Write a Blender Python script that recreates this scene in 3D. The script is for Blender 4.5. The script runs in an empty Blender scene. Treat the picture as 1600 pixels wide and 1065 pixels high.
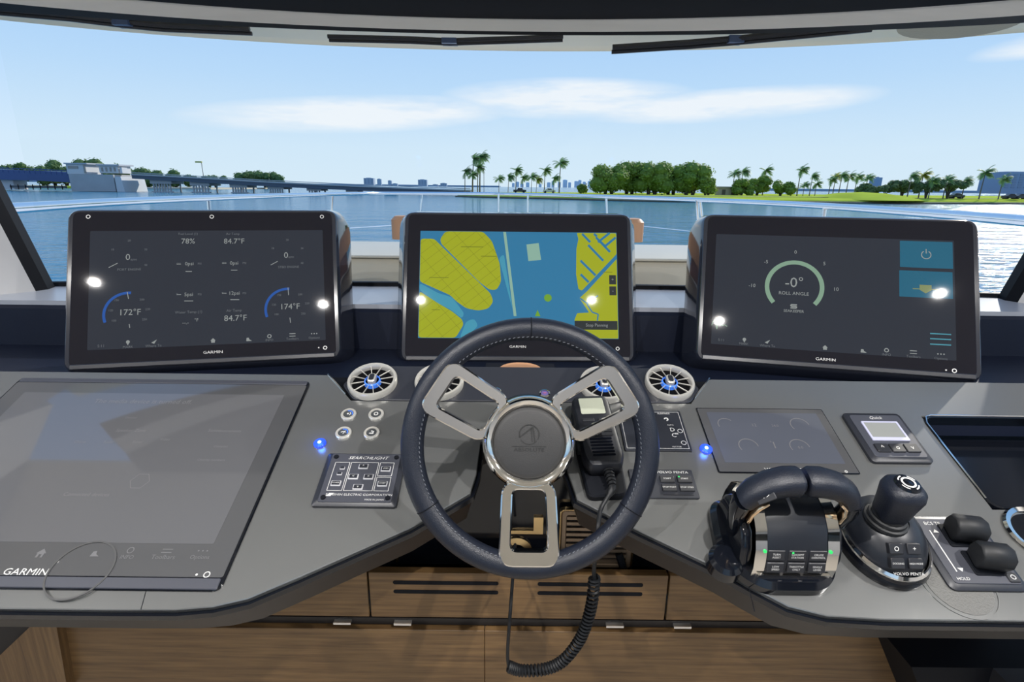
import bpy, math, random
from mathutils import Matrix, Vector
random.seed(7)
V = Vector
PI = math.pi
scene = bpy.context.scene
COL = scene.collection

# ------------------------------------------------------------------ camera
FPX, CX, CY = 850.0, 800.0, 532.5
PITCH, ROLL = math.radians(15.83), math.radians(0.66)
CAM = V((0, 0, 1.5))
FW = V((0, math.cos(PITCH), -math.sin(PITCH)))
U0 = V((0, math.sin(PITCH), math.cos(PITCH)))
RT = math.cos(ROLL) * V((1, 0, 0)) + math.sin(ROLL) * U0
UP = -math.sin(ROLL) * V((1, 0, 0)) + math.cos(ROLL) * U0
cd = bpy.data.cameras.new('camera')
cd.sensor_width = 36.0
cd.lens = FPX / 1600.0 * 36.0
cd.clip_start, cd.clip_end = 0.02, 20000
cam = bpy.data.objects.new('camera', cd)
COL.objects.link(cam)
cam.matrix_world = Matrix(((RT.x, UP.x, -FW.x, CAM.x), (RT.y, UP.y, -FW.y, CAM.y), (RT.z, UP.z, -FW.z, CAM.z), (0, 0, 0, 1)))
scene.camera = cam

def ray(x, y):
    return FW + RT * ((x - CX) / FPX) - UP * ((y - CY) / FPX)
def atz(x, y, z):
    d = ray(x, y); return CAM + d * ((z - CAM.z) / d.z)
def aty(x, y, Y):
    d = ray(x, y); return CAM + d * (Y / d.y)
def loc(M, x, y, h=0.0):
    """pixel -> local (x, y) on the plane z = h of frame M"""
    o = M @ V((0, 0, h)); n = (M.to_3x3() @ V((0, 0, 1)))
    d = ray(x, y); P = CAM + d * ((o - CAM).dot(n) / d.dot(n))
    q = M.inverted() @ P
    return (q.x, q.y)

# ------------------------------------------------------------------ light
SUN_AZ, SUN_EL, SUN_E = 47.0, 31.0, 3.6
LAMP_W = 11.5
sd = bpy.data.lights.new('sun', 'SUN')
sd.energy, sd.angle, sd.color = SUN_E, math.radians(0.6), (1.0, 0.95, 0.86)
sun = bpy.data.objects.new('sun', sd)
COL.objects.link(sun)
a, e = math.radians(SUN_AZ), math.radians(SUN_EL)
sdir = V((math.sin(a) * math.cos(e), math.cos(a) * math.cos(e), math.sin(e)))
sun.rotation_euler = sdir.to_track_quat('Z', 'Y').to_euler()
sun.location = sdir * 50

w = bpy.data.worlds.new('sky'); scene.world = w
w.use_nodes = True
N, L = w.node_tree.nodes, w.node_tree.links
N.clear()
def wn(t, **k):
    n = N.new(t)
    for a_, b_ in k.items(): setattr(n, a_, b_)
    return n
tc = wn('ShaderNodeTexCoord'); sx = wn('ShaderNodeSeparateXYZ')
L.new(tc.outputs['Generated'], sx.inputs[0])
ramp = wn('ShaderNodeValToRGB')
els = ramp.color_ramp.elements
els[0].position, els[0].color = 0.0, (0.70, 0.85, 0.97, 1)
els[1].position, els[1].color = 1.0, (0.16, 0.36, 0.80, 1)
for p_, c_ in ((0.06, (0.66, 0.83, 0.98, 1)), (0.16, (0.50, 0.72, 0.98, 1)), (0.27, (0.38, 0.62, 0.97, 1)), (0.5, (0.26, 0.5, 0.92, 1))):
    q = els.new(p_); q.color = c_
L.new(sx.outputs['Z'], ramp.inputs[0])
# cirrus: azimuth / elevation coordinates
def M_(op, a_, b_=None, c_=None):
    n = wn('ShaderNodeMath', operation=op)
    for i, v_ in enumerate((a_, b_, c_)):
        if v_ is None: continue
        if isinstance(v_, (int, float)): n.inputs[i].default_value = v_
        else: L.new(v_, n.inputs[i])
    return n.outputs[0]
az = M_('ARCTAN2', sx.outputs['X'], sx.outputs['Y'])
el = M_('ARCSINE', sx.outputs['Z'])
cv = wn('ShaderNodeCombineXYZ')
L.new(M_('MULTIPLY', az, 5.0), cv.inputs[0]); L.new(M_('MULTIPLY', el, 26.0), cv.inputs[1])
nz = wn('ShaderNodeTexNoise'); nz.inputs['Scale'].default_value = 1.3; nz.inputs['Detail'].default_value = 7; nz.inputs['Roughness'].default_value = 0.6
L.new(cv.outputs[0], nz.inputs['Vector'])
def blob(a0, e0, ra, re, tilt=0.0):
    da = M_('SUBTRACT', az, a0)
    de = M_('SUBTRACT', M_('SUBTRACT', el, e0), M_('MULTIPLY', da, tilt))
    x2 = M_('POWER', M_('ABSOLUTE', M_('DIVIDE', da, ra)), 2.0)
    y2 = M_('POWER', M_('ABSOLUTE', M_('DIVIDE', de, re)), 2.0)
    return M_('MAXIMUM', M_('SUBTRACT', 1.0, M_('ADD', x2, y2)), 0.0)
bl = None
for b_ in ((-0.26, 0.112, 0.28, 0.030, 0.06), (0.09, 0.143, 0.22, 0.034, 0.0), (0.33, 0.128, 0.24, 0.026, 0.03), (0.80, 0.185, 0.16, 0.02, 0.10), (0.86, 0.235, 0.15, 0.03, 0.1), (-1.3, 0.2, 0.4, 0.04, 0.05), (1.7, 0.3, 0.5, 0.05, 0.0), (2.8, 0.25, 0.6, 0.05, 0.0)):
    x_ = blob(*b_); bl = x_ if bl is None else M_('MAXIMUM', bl, x_)
dens = M_('MULTIPLY', M_('MULTIPLY', bl, M_('SUBTRACT', M_('MULTIPLY', nz.outputs[0], 2.6), 0.55)), 1.25)
dens = M_('MINIMUM', M_('MAXIMUM', dens, 0.0), 0.85)
mixc = wn('ShaderNodeMix', data_type='RGBA')
L.new(dens, mixc.inputs['Factor']); L.new(ramp.outputs[0], mixc.inputs[6]); mixc.inputs[7].default_value = (0.93, 0.96, 1.0, 1)
bg = wn('ShaderNodeBackground'); bg.inputs['Strength'].default_value = 1.0
L.new(mixc.outputs[2], bg.inputs['Color'])
wo = wn('ShaderNodeOutputWorld'); L.new(bg.outputs[0], wo.inputs[0])

vs = scene.view_settings
vs.view_transform, vs.look, vs.gamma, vs.use_curve_mapping = 'Standard', 'None', 1.0, False
vs.exposure = 0.0

# ------------------------------------------------------------------ materials
MATS = {}
def mat(name, col, rough=0.5, metal=0.0, spec=0.5, emit=None, es=1.0, bump=0.0, bscale=200.0, var=0.0, vscale=8.0, stretch=None, coat=0.0):
    if name in MATS: return MATS[name]
    m = bpy.data.materials.new(name); m.use_nodes = True
    t = m.node_tree; b = t.nodes['Principled BSDF']
    b.inputs['Base Color'].default_value = (*col, 1)
    b.inputs['Roughness'].default_value = rough
    b.inputs['Metallic'].default_value = metal
    b.inputs['Specular IOR Level'].default_value = spec
    if coat: b.inputs['Coat Weight'].default_value = coat; b.inputs['Coat Roughness'].default_value = 0.03
    if emit:
        b.inputs['Emission Color'].default_value = (*emit, 1); b.inputs['Emission Strength'].default_value = es
    if bump or var:
        c = t.nodes.new('ShaderNodeTexCoord'); mp = t.nodes.new('ShaderNodeMapping')
        t.links.new(c.outputs['Object'], mp.inputs[0])
        if stretch: mp.inputs['Scale'].default_value = stretch
        n = t.nodes.new('ShaderNodeTexNoise'); n.inputs['Detail'].default_value = 4
        t.links.new(mp.outputs[0], n.inputs['Vector'])
        if var:
            n.inputs['Scale'].default_value = vscale
            mx = t.nodes.new('ShaderNodeMix'); mx.data_type = 'RGBA'
            mx.inputs[6].default_value = (*[c_ * (1 - var) for c_ in col], 1)
            mx.inputs[7].default_value = (*[min(1, c_ * (1 + var)) for c_ in col], 1)
            t.links.new(n.outputs[0], mx.inputs['Factor']); t.links.new(mx.outputs[2], b.inputs['Base Color'])
        if bump:
            n2 = t.nodes.new('ShaderNodeTexNoise'); n2.inputs['Scale'].default_value = bscale; n2.inputs['Detail'].default_value = 3
            t.links.new(mp.outputs[0], n2.inputs['Vector'])
            bp = t.nodes.new('ShaderNodeBump'); bp.inputs['Strength'].default_value = bump; bp.inputs['Distance'].default_value = 0.001
            t.links.new(n2.outputs[0], bp.inputs['Height']); t.links.new(bp.outputs[0], b.inputs['Normal'])
    MATS[name] = m
    return m

def srgb(r, g, b):
    f = lambda c: (c / 255 / 12.92) if c <= 10 else ((c / 255 + 0.055) / 1.055) ** 2.4
    return (f(r), f(g), f(b))

DASH = mat('dash_satin_grey', (0.20, 0.205, 0.205), 0.24, 0.62, 0.8, bump=0.05, bscale=900, var=0.05, vscale=3)
POD = mat('dash_dark_satin', (0.022, 0.024, 0.032), 0.3)
BLACKG = mat('black_gloss', (0.004, 0.005, 0.008), 0.1)
BLACKM = mat('black_matte', (0.004, 0.005, 0.008), 0.6, 0, 0.15)
NAVY = mat('navy_leather', (0.005, 0.008, 0.020), 0.5, 0, 0.25, bump=0.15, bscale=500)
FASC = mat('fascia_brown_black', (0.014, 0.012, 0.012), 0.35, 0, 0.35)
LEATHER = mat('wheel_leather', (0.0065, 0.009, 0.017), 0.36, 0, 0.4, bump=0.5, bscale=700)
HUBLEATHER = mat('hub_leather', (0.026, 0.026, 0.027), 0.6, bump=0.35, bscale=900)
CHROME = mat('chrome', (0.86, 0.83, 0.78), 0.07, 1.0)
SATIN = mat('satin_aluminium', (0.72, 0.71, 0.69), 0.28, 0.9)
SATINW = mat('bright_satin_silver', (0.66, 0.64, 0.59), 0.3, 0.55)
STEEL = mat('stainless_steel', (0.80, 0.81, 0.83), 0.12, 1.0)
SHELL = mat('monitor_shell_gloss', (0.016, 0.019, 0.030), 0.1, 0.0, 0.8, coat=0.5)
BEZEL = mat('glass_bezel_black', (0.005, 0.005, 0.008), 0.03, 0, 0.3, emit=(0.014, 0.014, 0.019), es=0.5)
RUBBER = mat('rubber_black', (0.008, 0.009, 0.011), 0.5, 0, 0.35)
PLAST = mat('panel_charcoal', (0.014, 0.016, 0.023), 0.42)
PLASTL = mat('panel_slate', (0.045, 0.048, 0.062), 0.4)
WHITEP = mat('white_print', (0.55, 0.55, 0.54), 0.5)
BTN = mat('button_charcoal', (0.013, 0.014, 0.018), 0.45)
TAN = mat('tan_leather', (0.50, 0.27, 0.15), 0.5, bump=0.2, bscale=400)
CREAM = mat('cream_gelcoat', (0.95, 0.84, 0.60), 0.35)
CREAMG = mat('cream_vinyl', (0.60, 0.55, 0.45), 0.55, bump=0.1, bscale=90)
LINING = mat('light_grey_lining', (0.50, 0.50, 0.51), 0.6, bump=0.15, bscale=300)
HEADG = mat('header_satin_grey', (0.80, 0.77, 0.71), 0.35, var=0.06, vscale=6, stretch=(1, 8, 8))
CEIL = mat('ceiling_cream', (0.86, 0.80, 0.69), 0.6)
WOODF = None
BLUELED = mat('blue_led', (0.02, 0.05, 0.5), 0.2, emit=(0.015, 0.06, 0.75), es=1.1)
BLUECORE = mat('blue_led_core', (0.5, 0.7, 1), 0.2, emit=(0.35, 0.6, 1.0), es=2.5)
GREENLED = mat('green_led', (0.02, 0.4, 0.08), 0.3, emit=(0.04, 0.7, 0.18), es=0.5)
BLUERING = mat('vent_blue_ring', (0.05, 0.16, 0.6), 0.2, emit=(0.05, 0.2, 0.8), es=0.35)
def em(name, c, s=1.0):
    return mat(name, tuple(x * 0.1 for x in c), 0.03, 0, 0.35, emit=c, es=s)
SCR = em('screen_dark_slate', srgb(44, 48, 57))
SCRT = em('screen_text_grey', srgb(134, 139, 138))
SCRD = em('screen_text_dim', srgb(96, 100, 104))
SCRB = em('screen_gauge_blue', srgb(40, 80, 150))
SCRG = em('screen_gauge_sage', srgb(120, 148, 128))
SCRC = em('screen_tile_teal', srgb(38, 92, 116))
SCRCL = em('screen_line_teal', srgb(70, 130, 145))
SCRY = em('screen_icon_olive', srgb(120, 130, 90))
SEA_S = em('chart_water_blue', srgb(48, 112, 150))
SEA_L = em('chart_shallow_blue', srgb(66, 140, 165))
LAND = em('chart_land_olive', srgb(150, 158, 36))
LANDL = em('chart_line_dark', srgb(104, 112, 34))
CHRT = em('chart_bridge_sage', srgb(130, 165, 150))
CHGR = em('chart_green', srgb(105, 150, 50))
UIB = em('chart_button_dark', srgb(46, 50, 52))
FLATS = mat('flat_screen_faint', (0.085, 0.086, 0.092), 0.04, 0, 1.0, emit=srgb(26, 27, 31))
FLATT = mat('flat_screen_text_faint', (0.125, 0.125, 0.13), 0.1, emit=srgb(40, 41, 44))
FLATBG = mat('flat_glass', (0.060, 0.061, 0.064), 0.05, 0, 1.0, emit=srgb(24, 25, 28), es=1)

def wood(name, c1, c2, sc):
    m = bpy.data.materials.new(name); m.use_nodes = True
    t = m.node_tree; b = t.nodes['Principled BSDF']
    c = t.nodes.new('ShaderNodeTexCoord'); mp = t.nodes.new('ShaderNodeMapping'); mp.inputs['Scale'].default_value = sc
    n = t.nodes.new('ShaderNodeTexNoise'); n.inputs['Scale'].default_value = 6; n.inputs['Detail'].default_value = 8; n.inputs['Roughness'].default_value = 0.65
    r = t.nodes.new('ShaderNodeValToRGB'); r.color_ramp.elements[0].color = (*c1, 1); r.color_ramp.elements[1].color = (*c2, 1)
    r.color_ramp.elements[0].position = 0.3; r.color_ramp.elements[1].position = 0.72
    t.links.new(c.outputs['Object'], mp.inputs[0]); t.links.new(mp.outputs[0], n.inputs['Vector']); t.links.new(n.outputs[0], r.inputs[0]); t.links.new(r.outputs[0], b.inputs['Base Color'])
    b.inputs['Roughness'].default_value = 0.42
    return m
WOOD = wood('oak_veneer', (0.085, 0.046, 0.019), (0.215, 0.125, 0.050), (0.8, 10, 22))
WOODV = wood('oak_veneer_upright', (0.085, 0.046, 0.019), (0.215, 0.125, 0.050), (22, 22, 0.8))

def glass_mat():
    m = bpy.data.materials.new('clear_glass'); m.use_nodes = True
    t = m.node_tree; t.nodes.clear()
    o = t.nodes.new('ShaderNodeOutputMaterial'); mx = t.nodes.new('ShaderNodeMixShader')
    tr = t.nodes.new('ShaderNodeBsdfTransparent'); tr.inputs[0].default_value = (0.97, 0.985, 0.98, 1)
    gl = t.nodes.new('ShaderNodeBsdfGlossy'); gl.inputs['Roughness'].default_value = 0.01
    fr = t.nodes.new('ShaderNodeFresnel'); fr.inputs[0].default_value = 1.25
    t.links.new(fr.outputs[0], mx.inputs[0]); t.links.new(tr.outputs[0], mx.inputs[1]); t.links.new(gl.outputs[0], mx.inputs[2]); t.links.new(mx.outputs[0], o.inputs[0])
    return m
GLASS = glass_mat()

# ------------------------------------------------------------------ mesh builder
class MB:
    def __init__(s, M=None): s.v = []; s.f = []; s.M = M or Matrix()
    def add(s, vs_, fs, M=None):
        T = s.M @ M if M is not None else s.M
        o = len(s.v); s.v += [tuple(T @ V(p)) for p in vs_]; s.f += [tuple(o + i for i in f_) for f_ in fs]
        return s
    def box(s, x0, x1, y0, y1, z0, z1, M=None):
        vs_ = [(x, y, z) for x in (x0, x1) for y in (y0, y1) for z in (z0, z1)]
        return s.add(vs_, [(0, 1, 3, 2), (4, 6, 7, 5), (0, 4, 5, 1), (2, 3, 7, 6), (0, 2, 6, 4), (1, 5, 7, 3)], M)
    def slab(s, o, z0, z1, bev=0.0, M=None):
        """polygon outline (counter-clockwise) extruded z0..z1, chamfered top"""
        n = len(o); loops = [[(x, y, z0) for x, y in o]]
        if bev:
            loops.append([(x, y, z1 - bev) for x, y in o]); loops.append([(x, y, z1) for x, y in offset(o, -bev)])
        else: loops.append([(x, y, z1) for x, y in o])
        return s.loops(loops, M)
    def loops(s, loops, M=None, caps=True, closed=True):
        n = len(loops[0]); vs_ = [p for l in loops for p in l]; fs = []
        for k in range(len(loops) - 1):
            for i in range(n if closed else n - 1):
                j = (i + 1) % n
                fs.append((k * n + i, k * n + j, (k + 1) * n + j, (k + 1) * n + i))
        if caps:
            fs.append(tuple(reversed(range(n)))); fs.append(tuple((len(loops) - 1) * n + i for i in range(n)))
        return s.add(vs_, fs, M)
    def ring(s, outer, inner, z0, z1, bev=0.0, M=None):
        n = len(outer)
        L_ = [[(x, y, z0) for x, y in outer]]
        if bev:
            L_ += [[(x, y, z1 - bev) for x, y in outer], [(x, y, z1) for x, y in offset(outer, -bev)], [(x, y, z1) for x, y in offset(inner, bev)], [(x, y, z1 - bev) for x, y in inner]]
        else: L_ += [[(x, y, z1) for x, y in outer], [(x, y, z1) for x, y in inner]]
        L_ += [[(x, y, z0) for x, y in inner], L_[0]]
        return s.loops(L_, M, caps=False)
    def lathe(s, prof, n=24, M=None, cap=True):
        L_ = [[(r * math.cos(2 * PI * i / n), r * math.sin(2 * PI * i / n), z) for i in range(n)] for r, z in prof]
        return s.loops(L_, M, caps=cap)
    def tube(s, pts, r, n=8, closed=False, caps=True):
        pts = [V(p) for p in pts]; m = len(pts); L_ = []
        rs = r if isinstance(r, (list, tuple)) else [r] * m
        prev = None
        for i in range(m):
            if closed: t = pts[(i + 1) % m] - pts[i - 1]
            else: t = pts[min(i + 1, m - 1)] - pts[max(i - 1, 0)]
            t.normalize()
            if prev is None:
                a_ = V((0, 0, 1)) if abs(t.z) < 0.9 else V((1, 0, 0)); nx = t.cross(a_).normalized()
            else: nx = (prev - t * prev.dot(t)).normalized()
            prev = nx; ny = t.cross(nx)
            L_.append([tuple(pts[i] + (nx * math.cos(2 * PI * k / n) + ny * math.sin(2 * PI * k / n)) * rs[i]) for k in range(n)])
        if closed: L_.append(L_[0])
        return s.loops(L_, None, caps=caps and not closed)
    def text(s, txt, x, y, size, z=0.0, M=None, align='CENTER', shear=0.0, wide=1.0):
        c = bpy.data.curves.new('t', 'FONT'); c.body = txt; c.size = size; c.align_x = align; c.align_y = 'CENTER'; c.resolution_u = 2; c.shear = shear
        o = bpy.data.objects.new('t', c); me = bpy.data.meshes.new_from_object(o)
        s.add([(x + p.co.x * wide, y + p.co.y, z) for p in me.vertices], [tuple(f_.vertices) for f_ in me.polygons], M)
        bpy.data.objects.remove(o); bpy.data.curves.remove(c); bpy.data.meshes.remove(me)
        return s
    def bar(s, x0, y0, x1, y1, w_, z):
        d = V((x1 - x0, y1 - y0)); d.normalize(); nx, ny = -d.y * w_ / 2, d.x * w_ / 2
        return s.add([(x0 + nx, y0 + ny, z), (x0 - nx, y0 - ny, z), (x1 - nx, y1 - ny, z), (x1 + nx, y1 + ny, z)], [(0, 1, 2, 3)])
    def arc(s, x, y, r0, r1, a0, a1, z, n=24):
        vs_, fs = [], []
        for i in range(n + 1):
            t = math.radians(a0 + (a1 - a0) * i / n)
            vs_ += [(x + r0 * math.cos(t), y + r0 * math.sin(t), z), (x + r1 * math.cos(t), y + r1 * math.sin(t), z)]
        for i in range(n): fs.append((2 * i, 2 * i + 1, 2 * i + 3, 2 * i + 2) if a1 > a0 else (2 * i, 2 * i + 2, 2 * i + 3, 2 * i + 1))
        return s.add(vs_, fs)
    def poly(s, pts, z): return s.add([(x, y, z) for x, y in pts], [tuple(range(len(pts)))])
    def mesh(s, name, m, smooth=35):
        me = bpy.data.meshes.new(name); me.from_pydata(s.v, [], s.f); me.materials.append(m); me.update()
        if smooth:
            me.polygons.foreach_set('use_smooth', [True] * len(me.polygons)); me.set_sharp_from_angle(angle=math.radians(smooth))
        return me
    def build(s, name, m, parent=None, smooth=35, label=None):
        o = bpy.data.objects.new(name, s.mesh(name, m, smooth)); COL.objects.link(o)
        if parent is not None: o.parent = parent
        if label: o['label'] = label
        return o

def offset(o, d):
    """move a counter-clockwise outline outwards by d"""
    n = len(o); out = []
    for i in range(n):
        p0, p1, p2 = V(o[i - 1]), V(o[i]), V(o[(i + 1) % n])
        e1, e2 = (p1 - p0), (p2 - p1)
        if e1.length < 1e-9 or e2.length < 1e-9: out.append(tuple(p1)); continue
        e1.normalize(); e2.normalize()
        n1, n2 = V((e1.y, -e1.x)), V((e2.y, -e2.x)); b_ = n1 + n2
        if b_.length < 1e-6: out.append(tuple(p1)); continue
        b_.normalize(); k = d / max(0.35, b_.dot(n1)); out.append((p1.x + b_.x * k, p1.y + b_.y * k))
    return out
def rrect(x0, x1, y0, y1, r, n=4):
    o = []
    for cx_, cy_, a0 in ((x1 - r, y0 + r, -90), (x1 - r, y1 - r, 0), (x0 + r, y1 - r, 90), (x0 + r, y0 + r, 180)):
        for i in range(n + 1):
            t = math.radians(a0 + 90 * i / n); o.append((cx_ + r * math.cos(t), cy_ + r * math.sin(t)))
    return o
def circ(x, y, r, n=24, ry=None):
    ry = ry or r
    return [(x + r * math.cos(2 * PI * i / n), y + ry * math.sin(2 * PI * i / n)) for i in range(n)]
def smooth_poly(pts, r, n=4):
    """round the corners of an outline"""
    o = []; m = len(pts)
    for i in range(m):
        p0, p1, p2 = V(pts[i - 1]), V(pts[i]), V(pts[(i + 1) % m])
        a_, b_ = (p0 - p1), (p2 - p1); k = min(r, a_.length * 0.45, b_.length * 0.45)
        A, B = p1 + a_.normalized() * k, p1 + b_.normalized() * k
        for j in range(n + 1):
            t = j / n; o.append(tuple(A * (1 - t) ** 2 + p1 * 2 * t * (1 - t) + B * t * t))
    return o

def tag(o, label, cat, group=None, kind=None):
    if label: o['label'] = label
    if cat: o['category'] = cat
    if group: o['group'] = group
    if kind: o['kind'] = kind
    return o
def thing(name, label, cat, M=None, group=None):
    o = bpy.data.objects.new(name, None); o.empty_display_size = 0.02; COL.objects.link(o)
    if M is not None: o.matrix_world = M
    return tag(o, label, cat, group)
def struct(name, mb, m, label=None, smooth=35, parent=None):
    o = mb.build(name, m, parent, smooth)
    if parent is None: o['kind'] = 'structure'
    if label: o['label'] = label
    return o
def share(src, name, parent, M=None):
    o = bpy.data.objects.new(name, src.data); COL.objects.link(o); o.parent = parent
    if M is not None: o.matrix_basis = M
    return o
T = Matrix.Translation
def RX(d): return Matrix.Rotation(math.radians(d), 4, 'X')
def RY(d): return Matrix.Rotation(math.radians(d), 4, 'Y')
def RZ(d): return Matrix.Rotation(math.radians(d), 4, 'Z')

# dash frame: x right, y up the slope, z out of the dash
TILT = 22.8
DASHM = T((0, 0.66, 0.932)) @ RX(TILT)
def dl(x, y, h=0.0): return loc(DASHM, x, y, h)
def DM(u, v, h=0.0): return DASHM @ T((u, v, h))

# ------------------------------------------------------------------ cabin shell
def arcx(fn, k0, k1, n): return [fn(k0 + (k1 - k0) * i / n) for i in range(n + 1)]
def edge(c, q, z):            # planform curve of a header edge at height z; k = sideways slope
    def fn(k):
        Y = (z - 1.5) / (c + q * k * k); return (k * Y, Y, z)
    return fn
KS = 1.15
g_top, g_bot, b_bot = edge(0.2665, 0.056, 1.885), edge(0.2455, 0.047, 1.862), edge(0.2405, 0.038, 1.858)
n_ = 32
def strip(rows):
    mb = MB(); m_ = len(rows[0])
    mb.loops([list(r_) for r_ in rows], caps=False, closed=False); return mb
r_top, r_bot, r_bl = arcx(g_top, -KS, KS, n_), arcx(g_bot, -KS, KS, n_), arcx(b_bot, -KS, KS, n_)
up = lambda rr, dy, dz: [(x, y + dy, z + dz) for x, y, z in rr]
struct('trim_1', strip([r_top, r_bot, up(r_bot, 0.01, 0.03), up(r_top, 0.03, 0.03), r_top]), HEADG, 'satin grey curved header band above the windscreen')
struct('trim_2', strip([r_bot, r_bl, up(r_bl, 0.012, 0.02), up(r_bot, 0.012, 0.03), r_bot]), BLACKM, 'thin black seal strip under the grey header band')
hd = [(x, 1.10, 1.99) for x, y, z in r_top]
struct('trim_3', strip([up(r_top, 0, -0.004), [(x, max(min(y - 0.06, 1.24), 1.12), 1.905) for x, y, z in r_top], hd, up(hd, 0, .02), up(r_top, 0.02, 0.03), up(r_top, 0, -0.004)]), mat('ceiling_panel_navy', (0.006, 0.008, 0.014), 0.7, 0, 0.2), 'dark navy ceiling panel above the helm')
struct('ceiling', MB().box(-1.8, 1.8, -3.2, 1.14, 1.99, 2.03), CEIL)
struct('floor', MB().box(-1.8, 1.8, -3.2, 1.8, -0.05, 0.0), mat('pale_carpet', (0.40, 0.37, 0.33), 0.9, bump=0.3, bscale=300))
for sgn, nm in ((-1, 'left'), (1, 'right')):
    a_, b_ = sorted((sgn * 1.72, sgn * 1.80))
    struct('wall_' + nm, MB().box(a_, b_, -3.2, 1.35, 0, 1.05).box(a_, b_, -3.2, 1.35, 1.78, 1.99).box(a_, b_, -3.2, -2.9, 1.05, 1.78).box(a_, b_, -1.0, -0.85, 1.05, 1.78), LINING)
    struct('window_' + ('2' if sgn < 0 else '3'), MB().box(sgn * 1.755 - .004, sgn * 1.755 + .004, -2.9, -1.0, 1.05, 1.78).box(sgn * 1.755 - .004, sgn * 1.755 + .004, -0.85, 1.35, 1.05, 1.78), GLASS)
struct('wall_back', MB().box(-1.8, -1.2, -3.25, -3.2, 0, 2.0).box(1.2, 1.8, -3.25, -3.2, 0, 2.0).box(-1.2, 1.2, -3.25, -3.2, 1.93, 2.0), LINING)

# windscreen: from the ledge up to the seal strip
def base_c(k):
    Y = 1.735 - 0.10 * k * k
    return (k * Y, Y, 1.19)
gb = arcx(base_c, -0.86, 0.9, n_); gt = arcx(b_bot, -0.86, 0.9, n_)
gt = up(gt, 0.006, 0.004)
struct('window_1', strip([gb, [tuple((V(p) + V(q)) / 2) for p, q in zip(gb, gt)], gt]), GLASS)

# upper dash ledge and navy face behind the monitors
def led_f(k): return (k * 1.44, 1.44, 1.19)
lf, lb = arcx(led_f, -1.12, 1.12, n_), arcx(base_c, -1.12, 1.12, n_)
struct('trim_4', strip([up(lf, 0, -0.012), lf, lb, up(lb, .01, -0.1)]), mat('ledge_sky_sheen', (0.30, 0.32, 0.37), 0.3), 'navy ledge along the windscreen base with its sky sheen painted pale grey')  # shine of sun and sky on a dark navy top, put into the colour
struct('trim_5', strip([up(lf, 0.0, -0.012), up(lf, -0.01, -0.02), up(lf, -0.02, -0.16)]).box(-1.7, 1.7, 1.0, 1.46, 1.03, 1.07), NAVY, 'dark navy dash face and deck behind the monitors')
struct('trim_6', strip([up(lb, -0.015, 0.0), up(lb, -0.012, 0.012), up(lb, 0.01, 0.012), up(lb, 0.01, 0)]), BLACKM, 'black seal along the windscreen base')

# corner pillars
def pillar(sgn, nm):
    # black frame strip and padded grey lining, leaning outwards with height
    X0, Y0 = (1.385, 1.60) if sgn < 0 else (1.468, 1.60)
    X1, Y1 = (1.50, 1.50) if sgn < 0 else (1.60, 1.50)
    P0, P1 = V((sgn * X0, Y0, 1.186)), V((sgn * X1, Y1, 1.90))
    mb = MB()
    lo = [P0, P0 + V((sgn * 0.014, -0.030, 0)), P0 + V((sgn * 0.035, 0.02, 0)), P0 + V((sgn * 0.012, 0.04, 0))]
    hi = [p - P0 + P1 for p in lo]
    if sgn > 0: lo.reverse(); hi.reverse()
    mb.loops([[tuple(p) for p in lo], [tuple(p) for p in hi]])
    struct('trim_7' if sgn < 0 else 'trim_8', mb, BLACKM, 'black windscreen frame strip on the %s pillar' % nm)
    rows = []
    for t in (0, 0.12, 0.3, 0.6, 1.0):
        c = P0.lerp(P1, t) + V((sgn * 0.012, -0.030, 0))
        row = []
        for q in range(9):
            s_ = q / 8.0
            bow = 0.05 * math.sin(PI * s_)
            fl = 0.10 * (1 - t) ** 3 * s_
            row.append((c.x + sgn * (0.34 * s_ - 0.0 * bow), c.y - 0.30 * s_ ** 1.3 - bow * 0.6 - fl, c.z + 0.0))
        rows.append(row)
    struct('wall_%s_pillar' % nm if False else ('trim_9' if sgn < 0 else 'trim_10'), strip(rows), LINING, 'padded pale grey pillar lining on the %s' % nm)
pillar(-1, 'left'); pillar(1, 'right')
struct('trim_11', MB().box(-1.75, -1.2, 1.05, 1.42, 0.95, 1.06).box(1.2, 1.75, 1.05, 1.42, 0.95, 1.06), NAVY, 'dark navy side lining beside the dash')

# cream brow over the windscreen, seen from below
def brow(c, q, z): return edge(c, q, z)
b1, b2, b3 = arcx(edge(0.2165, 0.052, 1.95), -1.2, 1.2, n_), arcx(edge(0.2245, 0.05, 1.945), -1.2, 1.2, n_), arcx(edge(0.262, 0.03, 1.93), -1.2, 1.2, n_)
b0 = up(b1, 0.03, 0.05)
struct('trim_12', strip([b3, b2, up(b2, 0.004, 0.008), up(b1, -0.006, 0.002), b1, b0, up(b3, 0, 0.12), b3]), CREAM, 'cream roof overhang outside above the windscreen')

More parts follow.
